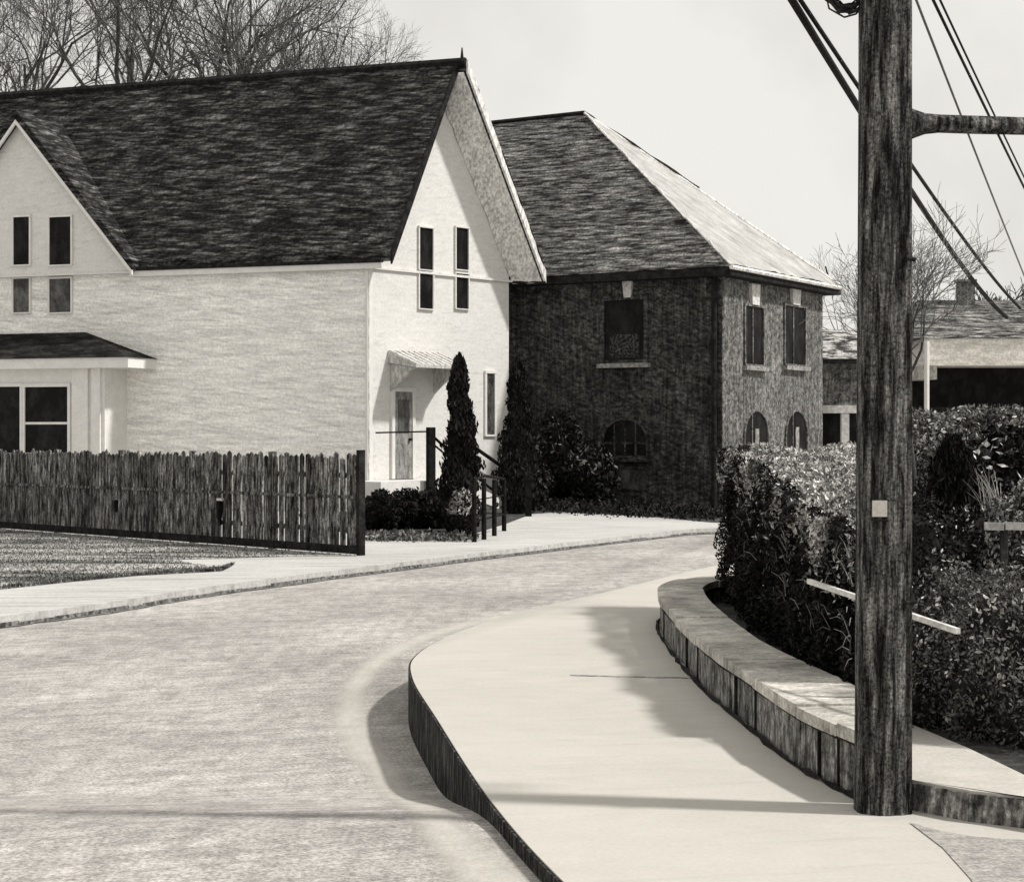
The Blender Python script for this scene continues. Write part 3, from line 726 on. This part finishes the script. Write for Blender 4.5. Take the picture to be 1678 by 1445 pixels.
# ------------------------------------------------------------------ porch wing beyond the brick building, seen left of the pole
d = 58
def flatbox(mb, x0, y0, x1, y1, d, t=.2, dd=None):
    a = W(x0, y1, d); b = W(x1, y0, d); return mb.box(a.x, b.x, d, d+(dd or t), a.z, b.z)
wing = thing('porch_wing', 'low grey wing with a white lintel and white post left of the pole', 'building', W(1360, 810, d))
a = W(1330, 592, d); b = W(1425, 592, d)
mb = MB(); mb.box(a.x, b.x, d, d+5, W(0, 668, d).z, a.z); mb.build('wall', M_brick2, wing)
mb = MB(); mb.box(a.x, b.x, d+1.5, d+5, ZL, W(0, 668, d).z-.003); mb.build('recess_wall', M_glass, wing)  # near-black wall colour paints the shade in the porch opening
z0 = W(0, 592, d).z
p = [Vector((a.x-.1, d-.5, z0)), Vector((a.x-.1, d+2.6, W(0, 540, d+2.6).z)), Vector((a.x-.1, d+5.4, z0))]
MB().prism(p, (b.x-a.x+.2, 0, 0)).build('roof', mat('patchy_pale_roof', .03, .42, 2.4, (.8, .8, 3.2), (.44, .56), .3, 20, NEU), wing)  # pale patches in the colour paint highlights on this roof
MB().box(a.x-.1, b.x+.1, d-.56, d-.505, z0-.10, z0+.06).build('gutter', M_dark, wing)
mb = MB(); flatbox(mb, 1335, 664, 1425, 677, d-.06, .05); mb.build('lintel', M_key, wing)
mb = MB(); pa = W(1385, 700, d); mb.box(pa.x-.12, pa.x+.12, d-.05, d+.2, ZL, W(0, 678, d).z); mb.build('porch_post', M_key, wing)
mb = MB(); flatbox(mb, 1335, 737, 1425, 746, d-.3, .3, 1.7); mb.build('porch_floor', M_key, wing)
roof_highlights = [(1357, 550), (1366, 553), (1375, 555), (1385, 556), (1394, 559)]

# ------------------------------------------------------------------ bungalow seen right of the pole
d = 64
bg_ = thing('bungalow', 'long low house with grey roof and pale fascia seen right of the pole', 'house', W(1600, 800, d))
x0 = W(1497, 0, d).x; x1 = x0+16
zE = W(0, 556, d).z; zRr = W(0, 492, d+3.5).z
MB().prism([(x0-.3, d-.6, zE), (x0+.9, d+3.5, zRr), (x0-.3, d+7.6, zE)], (x1-x0, 0, 0)).build('roof', M_roof2, bg_)
za = W(0, 600, d).z
MB().box(x0+.25, x1, d-.55, d+7, za, zE-.004).build('fascia', mat('pale_fascia', .5, .8, 2, (1, 1, 3), (.35, .65), .2, 14, WARM), bg_)
MB().box(x0+.05, x1, d+1.6, d+6.8, ZL, za-.004).build('wall', M_glass, bg_)  # wall coloured near-black to paint the dark under the porch
MB().box(x0+.15, x0+.75, d-.3, d+7, za-.02-.45, za-.004).build('downpipe_head', M_coping, bg_)
pp = W(1512, 0, d); MB().tube([(pp.x, d-.62, ZL), (pp.x, d-.62, zE-.1)], .09, 8).build('downpipe', M_trim, bg_)
MB().box(x0+.3, x1-.3, d-.1, d+.05, W(0, 672, d).z-.9, W(0, 667, d).z).build('porch_rail', M_dark, bg_)
ca = W(1572, 492, d+3); 
ch = MB().box(ca.x, ca.x+.55, d+2.9, d+3.5, ca.z-1, W(0, 462, d+3).z).build('chimney', M_brick2, bg_)
MB().box(ca.x-.06, ca.x+.61, d+2.84, d+3.56, W(0, 462, d+3).z+.002, W(0, 458, d+3).z).build('chimney_cap', M_lime, ch)
# hill-like gable of a farther house on the right edge
d2 = 72
o = thing('distant_house', 'distant dark hipped roof at the right edge above the low house', 'house', W(1620, 800, d2))
a = W(1535, 500, d2); b = W(1720, 500, d2); zt = W(0, 468, d2).z
MB().add([(a.x, d2, a.z), (b.x, d2, a.z), (b.x, d2+8, a.z), (a.x, d2+8, a.z), (a.x+.9, d2+4, W(0, 478, d2).z), (b.x-1, d2+4, W(0, 486, d2).z)], [(0, 1, 5, 4), (2, 3, 4, 5), (1, 2, 5), (3, 0, 4), (3, 2, 1, 0)]).build('roof', M_roof2, o)
MB().box(a.x+.3, b.x-.3, d2+.3, d2+7.7, ZL, a.z-.003).build('wall', M_brick2, o)

# uneven dark charcoal outline strips along roof and wall edges
def bead(name, runs, root, m=M_dark, amp=.012, seed=1):
    r = random.Random(seed); mb = MB()
    for a, b, r0 in runs:
        a = Vector(a); b = Vector(b); n = max(6, int((b-a).length/.28)); P = []; Q = []
        for i in range(n+1):
            q = a.lerp(b, i/n); P.append((q.x+r.uniform(-amp, amp), q.y+r.uniform(-amp, amp), q.z+r.uniform(-amp, amp))); Q.append(r0*r.uniform(.25, 1.25))
        mb.tube(P, Q, 5)
    return mb.build(name, m, root)
bead('outline_strip', [(gp(mid, ZA+.33, OHG), gp(wG+.16, ZE-.16*sr_+.30, OHG-.02), .050)], house, seed=2)
bead('outline_strip', [(gp(wG+.16, ZE-.16*sr_, OHG-.06), gp(wG+.1, ZE-.16*sr_+.02, -.03), .045)], house, seed=3)
bead('outline_strip', [(gable.pt(-.01, .07, ZL+.3), gable.pt(-.01, .07, ZE-.3), .014)], house, M_soffit, .008, seed=4)
bead('outline_strip', [(gp(mid-.02, ZA-.05, -.06), gp(wG, ZE-.05, -.06), .040)], house, M_soffit, .02, seed=5)
bead('outline_strip', [(e_[0]+Vector((0, 0, .03)), e_[3]+Vector((0, 0, .03)), .045)], bk, seed=6)
bead('outline_strip', [(rA+Vector((0, 0, .08)), e_[3].lerp(rA, .55)+Vector((0, 0, .10)), .05)], bk, seed=7)
bead('outline_strip', [(rA+Vector((0, 0, .06)), e_[0]+Vector((0, 0, .06)), .03)], bk, M_soffit, .02, seed=8)

# ------------------------------------------------------------------ board fence in front of the white house
f0 = G(592, 910, ZL); f1 = G(0, 866, ZL); uf = (f1-f0).normalized()
nf = Vector((-uf.y, uf.x, 0)); nf = nf if nf.y < 0 else -nf
fen = Frame(f0, uf, nf); LF = (f1-f0).length+6
fc = thing('board_fence', 'weathered dark board fence along the lawn in front of the white house', 'fence', f0)
r_ = random.Random(21); s = 0; bay_i = 0
while s < LF:
    mb = MB(); e = min(s+2.3, LF)
    q = s+.07
    while q < e-.03:
        w_ = r_.uniform(.085, .125); hh = ZL+1.56+r_.uniform(-.045, .045); g = r_.choice([.004, .008, .02, .035, .05]) if s < 4.6 else r_.choice([.003, .005, .008, .014])
        tl = r_.uniform(-.012, .012)
        mb.prism([fen.pt(q+tl, .03, ZL+.08), fen.pt(q+w_+tl, .03, ZL+.08), fen.pt(q+w_, .03, hh-.03), fen.pt(q+w_/2, .03, hh+r_.uniform(-.01, .02)), fen.pt(q, .03, hh-.035)], nf*.022)
        q += w_+g
    pn = mb.build('board_panel', M_fence, fc)
    MB().fbox(fen, s, e, .0, .028, ZL+.35, ZL+.43).build('rail', M_fence, fc)
    MB().fbox(fen, s, e, .0, .028, ZL+1.2, ZL+1.28).build('rail', M_fence, fc)
    MB().fbox(fen, s-.035, s+.035, -.05, .07, ZL, ZL+1.6+(.04 if s == 0 else 0)).build('post', M_fence if s else M_dark, fc)
    s = e
MB().fbox(fen, 0, LF, .055, .08, ZL+.02, ZL+.15).build('kickboard', M_dark, fc)
mb = MB().fbox(fen, 0.06, LF, .056, .075, ZL+.88, ZL+.93); mb.build('middle_rail', M_fence, fc)
q = fen.pt(fen.sx(367), .07, 0); hz_ = fen.hz(367, 820)
la = MB().fbox(fen, fen.sx(367)-.08, fen.sx(367)+.08, .057, .10, hz_, hz_+.04).build('latch', M_key, fc)
MB().tube([fen.pt(fen.sx(367), .09, hz_-.01), fen.pt(fen.sx(367), .09, hz_-.28), fen.pt(fen.sx(367), .07, hz_-.42)], [.05, .045, .012], 8).build('latch_handle', M_iron, la)
h2 = fen.hz(197, 828)
MB().tube([fen.pt(fen.sx(197), .09, h2+.1), fen.pt(fen.sx(197), .09, h2-.12)], [.04, .03], 8).build('knob', M_iron, fc)

# ------------------------------------------------------------------ lawn
lp = [G(x, y, ZL) for x, y in ((-300, 995), (0, 966), (120, 953), (230, 943), (330, 938), (362, 936), (366, 931), (310, 923), (290, 917), (470, 912), (585, 911))]+[fen.pt(.0, .1, 0), fen.pt(LF, .1, 0)]
MB().add([(p.x, p.y, ZL+.006) for p in lp], [tuple(range(len(lp)))]).build('lawn', M_lawn, kind='structure')
def inside(x, y, P):
    c = False; j = len(P)-1
    for i in range(len(P)):
        if (P[i].y > y) != (P[j].y > y) and x < (P[j].x-P[i].x)*(y-P[i].y)/(P[j].y-P[i].y)+P[i].x: c = not c
        j = i
    return c
rng = np.random.default_rng(9); pts = []
x_lo, x_hi = min(p.x for p in lp), max(p.x for p in lp); y_lo, y_hi = min(p.y for p in lp), max(p.y for p in lp)
while len(pts) < 26000:
    x = rng.uniform(max(x_lo, -14), x_hi); y = rng.uniform(y_lo, y_hi)
    if inside(x, y, lp): pts.append((x, y))
pts = np.array(pts); n = len(pts)
def blades(pts, z, h, w, rng, lean=.4):
    n = len(pts); a = rng.random(n)*6.283; ln = rng.normal(size=(n, 2))*lean
    hh = h*(.5+rng.random(n))
    base = np.column_stack([pts, np.full(n, z)])
    side = np.column_stack([np.cos(a), np.sin(a), np.zeros(n)])*w
    tip = base+np.column_stack([ln[:, 0]*hh, ln[:, 1]*hh, hh])
    return np.stack([base-side, base+side, tip], 1).reshape(-1, 3), np.arange(n*3).reshape(-1, 3)
g = quick('grass', *blades(pts, ZL+.006, .022, .012, rng), M_blade, None, kind='stuff')
# dark ragged front edge of the lawn
ep_ = []
for a, b in zip(lp[0:6], lp[1:7]):
    for k in range(900): 
        t = rng.random(); q = a.lerp(b, t); ep_.append((q.x, q.y+abs(rng.normal())*.35+.02))
M_edge = mat('lawn_edge_blades', .04, .20, 3, (1, 1, 1), (.4, .6), .3, 30, NEU, island=.6)
quick('lawn_edge_grass', *blades(np.array(ep_), ZL, .035, .012, rng), M_edge, None, kind='stuff')

# planting bed in front of the steps and the brick building
P = [G(x, y, ZL) for x, y in ((600, 885), (690, 886), (760, 880), (830, 858), (872, 842), (930, 838), (1000, 843), (1080, 848), (1165, 856), (1240, 858))]+[Vector((8, 45, 0)), Vector((3, 48.4, 0)), Vector((-1, 48.4, 0)), Vector((-5.2, 43.5, 0))]
MB().add([(p.x, p.y, ZL+.008) for p in P], [tuple(range(len(P)))]).build('planting_bed', M_soil, kind='structure')
rng = np.random.default_rng(5)
def strip(P0, P1, n, dx, dy, hmax, size, name, label, seed, m=M_hedge):
    rng = np.random.default_rng(seed); t = rng.random(n); a = np.array(P0); b = np.array(P1)
    P = a[None]*(1-t)[:, None]+b[None]*t[:, None]+rng.normal(size=(n, 3))*np.array([dx, dy, 0])
    P[:, 2] = ZL+hmax*(rng.random(n)**1.3)*(0.7+.3*np.sin(t*23+seed))
    o = quick(name, *leaves(rng, P, size, .4, .3), m, None); 
    return tag(o, label, None, None, 'stuff')
strip(G(870, 834, ZL), G(1170, 848, ZL), 5000, .3, 1.0, .30, .06, 'ground_cover', 'dark low ground cover along the brick building', 3, M_hedge)
strip(G(605, 884, ZL), G(770, 884, ZL), 1600, .1, .35, .16, .05, 'edging_plants', 'pale low edging plants at the pavement before the steps', 6, M_leaf_m)
# low dark box hedge, in clumps
c = [(625, 868), (668, 866), (712, 866)]
for i, (x, y) in enumerate(c):
    q = G(x, y, ZL)
    shrub('low_shrub', ['low dark clipped shrub next to the fence end', 'low dark clipped shrub in the middle before the door', 'low dark clipped shrub at the foot of the narrow cypress'][i], 'shrub', (q.x, q.y, ZL+.36), (.40, .5, .40), 2600, .05, M_hedge, 30+i, 'low shrubs before the entrance', asp=.4)
# light-flecked clump below the first cypress
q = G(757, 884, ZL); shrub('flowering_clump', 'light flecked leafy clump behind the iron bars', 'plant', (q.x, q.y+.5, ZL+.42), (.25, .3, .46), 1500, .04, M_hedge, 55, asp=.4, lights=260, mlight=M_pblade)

# cypresses
def cypress(px, ytop, ybase, wpx, seed, label, prof=None):
    q = G(px, ybase, ZL); H = (ybase-ytop)*q.y/F; wd_ = wpx*q.y/F/2
    rng = np.random.default_rng(seed); root = thing('cypress', label, 'tree', q, 'slim cypresses by the entrance')
    def rad(t): 
        base = np.interp(t, [0, .12, .35, .55, .75, .9, .97, 1.0], [.62, 1.0, .92, .66, .48, .40, .22, .02])
        return wd_*base
    mb = MB(); ph = rng.random()*6
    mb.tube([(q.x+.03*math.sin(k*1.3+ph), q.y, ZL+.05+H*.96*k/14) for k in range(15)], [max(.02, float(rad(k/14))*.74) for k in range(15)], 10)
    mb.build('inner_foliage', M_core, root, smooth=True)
    n = 9000; t = rng.random(n)**.9; a = rng.random(n)*6.283
    r = rad(t)*(.68+.48*rng.random(n)**1.5)*(1+.18*np.sin(a*3+t*22)+.1*np.sin(t*55))
    P = np.column_stack([q.x+r*np.cos(a)+.03*np.sin(t*9+ph), q.y+r*np.sin(a), ZL+.03+t*H])
    quick('foliage', *leaves(rng, P, .055, .35, 1.2), M_cyp, root)
    MB().tube([(q.x, q.y, ZL-.02), (q.x, q.y, ZL+.3)], .06, 7).build('trunk', M_bark, root)
    return root
cypress(754, 584, 872, 64, 1, 'narrow dark cypress standing in front of the white gable end')
cypress(848, 590, 842, 62, 2, 'dark cypress at the corner where white house meets brick building')
# dark shrubs in front of the brick building
for i, (x, y, w_, h_, sd, lb) in enumerate(((915, 832, 96, 156, 61, 'large dark rounded bush against the brick wall beside the cypress'), (968, 834, 84, 108, 62, 'lower dark bush sloping down beside the arched brick window'), (888, 834, 40, 70, 63, 'small dark bush at the foot of the corner cypress'))):
    q = G(x, y, ZL); sc_ = q.y/F
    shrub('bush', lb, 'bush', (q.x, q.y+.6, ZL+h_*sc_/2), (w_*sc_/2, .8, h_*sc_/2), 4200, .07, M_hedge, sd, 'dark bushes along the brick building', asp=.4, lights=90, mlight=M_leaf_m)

# ------------------------------------------------------------------ clipped hedge behind the stone wall
hd = thing('clipped_hedge', 'big clipped hedge with sunlit top between stone wall and pole', 'hedge', (2.3, 13, .11))
rng = np.random.default_rng(77)
def hxl(y): return 1.73+.024*(y-9)+.03*np.sin(y*2.1)+.02*np.sin(y*5.3)-(.0)*y
def htop(y, x=0): return 1.02+.46*np.clip((y-9.2)/6.5, 0, 1)**.8+.03*np.sin(y*3.3)+.02*np.sin(x*7)
Y0, Y1 = 9.6, 17.0
def XRf(y): return .205*y
mb = MB(); ny = 40; nx_ = 8; vs = []; fs = []
for j in range(ny+1):
    y = Y0+.1+(Y1-Y0-.2)*j/ny
    row = [(float(hxl(y))+.20, y, .1), (float(hxl(y))+.12, y, .5), (float(hxl(y))+.12, y, float(htop(y))-.22), (float(hxl(y))+.25, y, float(htop(y))-.10)]
    for i in range(1, nx_+1):
        x = hxl(y)+.2+(XRf(y)-hxl(y)-.2)*i/nx_; row.append((float(x), y, float(htop(y, x))-.09-.02*i))
    row.append((float(XRf(y)), y, .1)); vs += row
m_ = len(row)
for j in range(ny):
    for i in range(m_-1): fs.append((j*m_+i, j*m_+i+1, (j+1)*m_+i+1, (j+1)*m_+i))
fs += [tuple(range(m_)), tuple(range(ny*m_+m_-1, ny*m_-1, -1))]
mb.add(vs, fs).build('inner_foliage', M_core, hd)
# leaves: left face, near end, top
n = 60000; y = Y0+(Y1-Y0)*rng.random(n)**1.2; zz = .12+rng.random(n)*(htop(y)-.10)
bul = .06*np.sin(y*6+zz*5)*np.sin(zz*9+y*2)
P1_ = np.column_stack([hxl(y)+.10*rng.random(n)+bul-.25*np.clip(zz-htop(y)+.12, 0, 1), y, zz])
n = 4000; x = 1.75+(XRf(Y0)-1.75)*rng.random(n); P2_ = np.column_stack([x, Y0+.12*rng.random(n)+.04*np.sin(x*8), .12+rng.random(n)*(htop(Y0, x)-.1)])
quick('foliage', *leaves(rng, np.vstack([P1_, P2_]), .017, .45, .1), M_hedge, hd)
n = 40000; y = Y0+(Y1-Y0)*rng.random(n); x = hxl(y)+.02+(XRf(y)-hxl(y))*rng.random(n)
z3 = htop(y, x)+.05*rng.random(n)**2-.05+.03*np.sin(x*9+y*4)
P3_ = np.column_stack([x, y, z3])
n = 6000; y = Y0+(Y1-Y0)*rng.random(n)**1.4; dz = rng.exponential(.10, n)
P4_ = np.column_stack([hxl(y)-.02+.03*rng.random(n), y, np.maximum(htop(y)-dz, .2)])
quick('pale_leaves', *leaves(rng, np.vstack([P3_, P4_]), .018, .4, .2), M_hedge_l, hd)  # sunlit top painted with a paler leaf colour than the sides
# stray twigs that catch the light
mb = MB()
for k in range(110):
    y = random.uniform(9.2, 14.5); z = random.uniform(.4, .98)*float(htop(y)); x = float(hxl(y))-.02
    a = Vector((x, y, z)); b = a+Vector((random.uniform(-.06, .0), random.uniform(-.30, .3), random.uniform(-.05, .14)))
    mb.tube([a, (a+b)/2+Vector((0, 0, .02)), b], [.0025, .002, .0012], 4)
mb.build('bare_twigs', M_twig2, hd, kind='stuff')
# white rail between hedge and wall
ra = W(1322, 952, 9.9); rb_ = W(1566, 1034, 8.3)
root = thing('white_rail', 'white weathered wooden rail running through the hedge behind the pole', 'rail', (ra.x, ra.y, .11))
dv = (rb_-ra).normalized()
MB().prism([ra+Vector((0, 0, -.013)), ra+Vector((.022, 0, -.013)), ra+Vector((.022, 0, .013)), ra+Vector((0, 0, .013))], rb_-ra).build('rail_board', M_key, root)
for t in (.52,):
    q = ra.lerp(rb_, t); MB().box(q.x+.024, q.x+.06, q.y-.02, q.y+.03, .1, q.z+.02).build('rail_post', M_bark, root)

# ------------------------------------------------------------------ garden right of the pole
SP = [
 # name,label,cat, centre px,py, d, rx, ry, rz, n, size, mat, lights
 ('garden_shrub', 'grey leafy shrub just right of the pole foot above the ledge', 'shrub', 1560, 1095, 9.6, .34, .5, .50, 16000, .013, M_leaf_m, 240),
 ('garden_shrub', 'dense shrub at the right edge over the bright ledge', 'shrub', 1670, 1120, 9.1, .34, .5, .55, 17000, .013, M_leaf_m, 420),
 ('garden_shrub', 'dark shrub behind the ledge shrubs, below the pale grass', 'shrub', 1590, 965, 11.5, .50, .5, .52, 16000, .014, M_hedge, 260),
 ('garden_shrub', 'light flecked shrub at the right edge beside the white boards', 'shrub', 1690, 960, 11.0, .30, .4, .62, 14000, .014, M_leaf_m, 700),
 ('garden_shrub', 'dark shrub hidden mostly by the pole, right of the clipped hedge', 'shrub', 1475, 1010, 11.0, .30, .5, .75, 16000, .014, M_hedge, 60),
 ('garden_shrub', 'pale topped wide bush below the long low house', 'shrub', 1640, 745, 19.5, 1.0, .8, .48, 22000, .026, M_leaf_m, 900),
 ('garden_shrub', 'grey bush below the left end of the long low house', 'shrub', 1530, 755, 19.8, .50, .8, .52, 12000, .026, M_leaf_m, 220),
 ('garden_shrub', 'dark spreading shrub behind the pale grass clump', 'shrub', 1640, 835, 15.5, .55, .6, .62, 14000, .04, M_hedge, 200),
]
for i, (nm, lb, ct, px, py, d, rx, ry, rz, n, sz, m, li_) in enumerate(SP):
    q = W(px, py, d)
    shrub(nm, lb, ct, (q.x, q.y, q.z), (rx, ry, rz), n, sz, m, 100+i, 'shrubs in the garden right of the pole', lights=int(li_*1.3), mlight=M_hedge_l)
# dense dark conifer
q = W(1562, 852, 14.0)
root = thing('conifer', 'dense very dark rounded conifer right of the pole', 'tree', (q.x, q.y, .11))
rng = np.random.default_rng(12); n = 9000
ztop = W(0, 716, 14).z; H = ztop-.11
t = rng.random(n); a = rng.random(n)*6.283
rr_ = np.interp(t, [0, .3, .6, .85, 1], [.20, .235, .22, .17, .04])*(.75+.3*rng.random(n))*(1+.1*np.sin(a*4+t*15))
quick('foliage', *leaves(rng, np.column_stack([q.x+rr_*np.cos(a), q.y+rr_*np.sin(a), .11+t*H]), .035, .3, 1.2), M_cyp, root)
MB().tube([(q.x, q.y, .12+H*.94*k/8) for k in range(9)], [float(np.interp(k/8, [0, .3, .6, .85, 1], [.17, .2, .18, .13, .03])) for k in range(9)], 12).build('inner_foliage', M_core, root, smooth=True)
MB().tube([(q.x, q.y, .05), (q.x, q.y, .2)], .05, 7).build('trunk', M_bark, root)
# pale ornamental grass
q = W(1630, 850, 13.4)
root = thing('ornamental_grass', 'clump of long pale arching grass right of the dark conifer', 'plant', (q.x, q.y, .4))
V = []; Fc = []; rng = np.random.default_rng(31)
for k in range(26):
    b = Vector((q.x+rng.normal()*.05, q.y+rng.normal()*.05, q.z-.05)); lean = Vector((-rng.uniform(-.02, .16), rng.normal()*.05, 0)); h = rng.uniform(.22, .44)
    w_ = rng.uniform(.004, .009); prev = None
    for j in range(6):
        t = j/5; p = b+Vector((lean.x*t*t*1.2+.0, lean.y*t*t, h*t)); ww = w_*(1-t*.85)
        V += [(p.x-ww, p.y, p.z), (p.x+ww, p.y-.002, p.z)]
        if j: i0 = len(V)-4; Fc.append((i0, i0+1, i0+3, i0+2))
quick('blades', V, Fc, M_pblade, root)
MB().tube([(q.x, q.y, .1), (q.x, q.y, q.z)], [.05, .07], 8).build('stalk_base', M_leaf_m, root)
# white boards at the right edge
a = W(1614, 862, 10.6); b = W(1760, 866, 10.3)
root = thing('white_boards', 'two short white boards of a low fence at the right edge', 'fence', (a.x, a.y, .11))
m_ = a.lerp(b, .24)
MB().prism([a+Vector((0, 0, -.022)), a+Vector((0, .02, -.022)), a+Vector((0, .02, .022)), a+Vector((0, 0, .022))], (m_-a)*.92).build('board', M_key, root)
MB().prism([m_+Vector((0, 0, -.018)), m_+Vector((0, .02, -.018)), m_+Vector((0, .02, .026)), m_+Vector((0, 0, .026))], b-m_).build('board', M_key, root)
MB().box(m_.x-.02, m_.x+.02, m_.y+.022, m_.y+.06, .1, m_.z+.01).build('post', M_bark, root)

# ------------------------------------------------------------------ bare trees
def grow(rng, base, H, levels=6, spread=.55, r0=.26, nl=(6, 5, 4, 4, 3, 3), trunk=.35, rmin=.012, bend=.12, minz=None):
    """returns (thick segments, thin segments) as lists of (p, q, rp, rq)"""
    thick = []; thin = []
    def branch(p, d, L, r, lev):
        n = 4 if lev < 3 else 2
        pts = [p]; dd = d.copy()
        for k in range(n):
            dd = (dd+Vector(rng.normal(size=3))*bend+Vector((0, 0, .05))).normalized()
            pts.append(pts[-1]+dd*L/n)
        for k in range(n):
            ra_ = r*(1-.55*k/n); rb2 = r*(1-.55*(k+1)/n)
            (thick if lev < 2 else thin).append((pts[k], pts[k+1], max(ra_, rmin), max(rb2, rmin*.7)))
        if lev >= levels: return
        c = nl[min(lev, len(nl)-1)]
        for k in range(c):
            t = .35+.65*(k+rng.random())/c; i = min(int(t*n), n-1); q = pts[i].lerp(pts[i+1], t*n-i)
            ax = Vector(rng.normal(size=3)); ax = (ax-ax.dot(dd)*dd).normalized()
            nd = (dd+ax*spread*rng.uniform(.6, 1.5)).normalized()
            branch(q, nd, L*rng.uniform(.5, .75), r*rng.uniform(.42, .6), lev+1)
    # trunk
    th = H*trunk; p = Vector(base); top = p+Vector((rng.normal()*.2, rng.normal()*.2, th))
    thick.append((p, p.lerp(top, .5)+Vector((.05, 0, 0)), r0*1.1, r0)); thick.append((p.lerp(top, .5)+Vector((.05, 0, 0)), top, r0, r0*.85))
    for k in range(nl[0]):
        a = 6.283*k/nl[0]+rng.random(); el = rng.uniform(.25, .75)
        branch(top+Vector((0, 0, -rng.random()*th*.15)), Vector((math.cos(a)*el, math.sin(a)*el, 1)).normalized(), H*(1-trunk)*rng.uniform(.42, .6), r0*.5, 1)
    return thick, thin
def segs(S_, n):
    V = np.zeros((len(S_)*2*n, 3)); Fc = np.zeros((len(S_)*n, 4), dtype=int)
    p = np.array([s[0][:] for s in S_]); q = np.array([s[1][:] for s in S_]); rp2 = np.array([s[2] for s in S_]); rq = np.array([s[3] for s in S_])
    t = q-p; t /= np.linalg.norm(t, axis=1)[:, None]+1e-9
    up = np.tile(np.array([.3, .9, .1]), (len(S_), 1)); a = np.cross(t, up); a /= np.linalg.norm(a, axis=1)[:, None]+1e-9; b = np.cross(t, a)
    for k in range(n):
        w = 2*math.pi*k/n; o = a*math.cos(w)+b*math.sin(w)
        V[k::2*n] = p+o*rp2[:, None]; V[n+k::2*n] = q+o*rq[:, None]
        i = np.arange(len(S_))*2*n; k2 = (k+1) % n
        Fc[k::n] = np.stack([i+k, i+k2, i+n+k2, i+n+k], 1)
    return V, Fc
protos = {}
def bare_tree(name, label, x, y, zb, H, seed, group, mt, mtr, rot=0, sc_=1, **kw):
    key = (seed, mt.name)
    root = thing(name, label, 'tree', (x, y, zb), group)
    if key not in protos:
        rng = np.random.default_rng(seed); th_, tn = grow(rng, (0, 0, 0), H, **kw)
        class O: location = (0, 0, 0)
        a = quick('trunk', *segs(th_, 7), mtr, None); b = quick('crown', *segs(tn, 3), mt, None)
        protos[key] = (a, b); a.parent = root; b.parent = root
    else:
        for o in protos[key]:
            c = o.copy(); COL.objects.link(c); c.parent = root
    root.rotation_euler = (0, 0, rot); root.scale = (sc_, sc_, sc_)
    return root
tl = [(30, 74, 22.5, 0, 'bare tree at the far left behind the dark roof'),
      (215, 70, 22.5, 2.0, 'bare tree rising behind the left gable peak'),
      (345, 76, 24.0, 4.1, 'tallest bare tree, behind the middle of the dark roof'),
      (440, 72, 21.4, 1.1, 'bare tree just right of the middle of the dark roof'),
      (538, 75, 19.6, 3.0, 'shortest bare tree, nearest the roof peak on the right')]
for i, (px, d, H, rot, lb) in enumerate(tl):
    bare_tree('bare_tree', lb, (px-CX)/F*d, d, ZL, 22.5, 11+(i % 2), 'bare trees behind the white house', M_twig, M_bark, rot, H/22.5,
              levels=6, nl=(7, 4, 4, 4, 3, 3), r0=.22, trunk=.60, spread=.62, rmin=.005)
q = W(1506, 0, 16.0)
bare_tree('small_tree', 'slender bare tree with dark trunk growing just behind the pole', q.x, 16.0, .1, 3.5, 21, 'bare trees around the low house', M_twig2, M_bark, 0.5, 1,
          levels=5, nl=(6, 5, 4, 4, 3), r0=.032, trunk=.58, spread=.6, rmin=.0023)
q = W(1410, 0, 66)
bare_tree('pale_tree', 'faint pale bare tree beyond the eaves left of the pole', q.x, 66, ZL, 9.6, 22, 'bare trees around the low house', M_twig2, M_twig2, 0, 1,
          levels=5, nl=(6, 5, 4, 3, 3), r0=.07, trunk=.4, spread=.5, rmin=.005)
q = W(1628, 0, 70)
bare_tree('dark_tree', 'small dark scrubby bare tree beside the chimney', q.x, 70, ZL, 8.2, 23, 'bare trees around the low house', M_twig, M_bark, 0, 1,
          levels=4, nl=(6, 5, 4, 4), r0=.16, trunk=.62, spread=.7, rmin=.02)
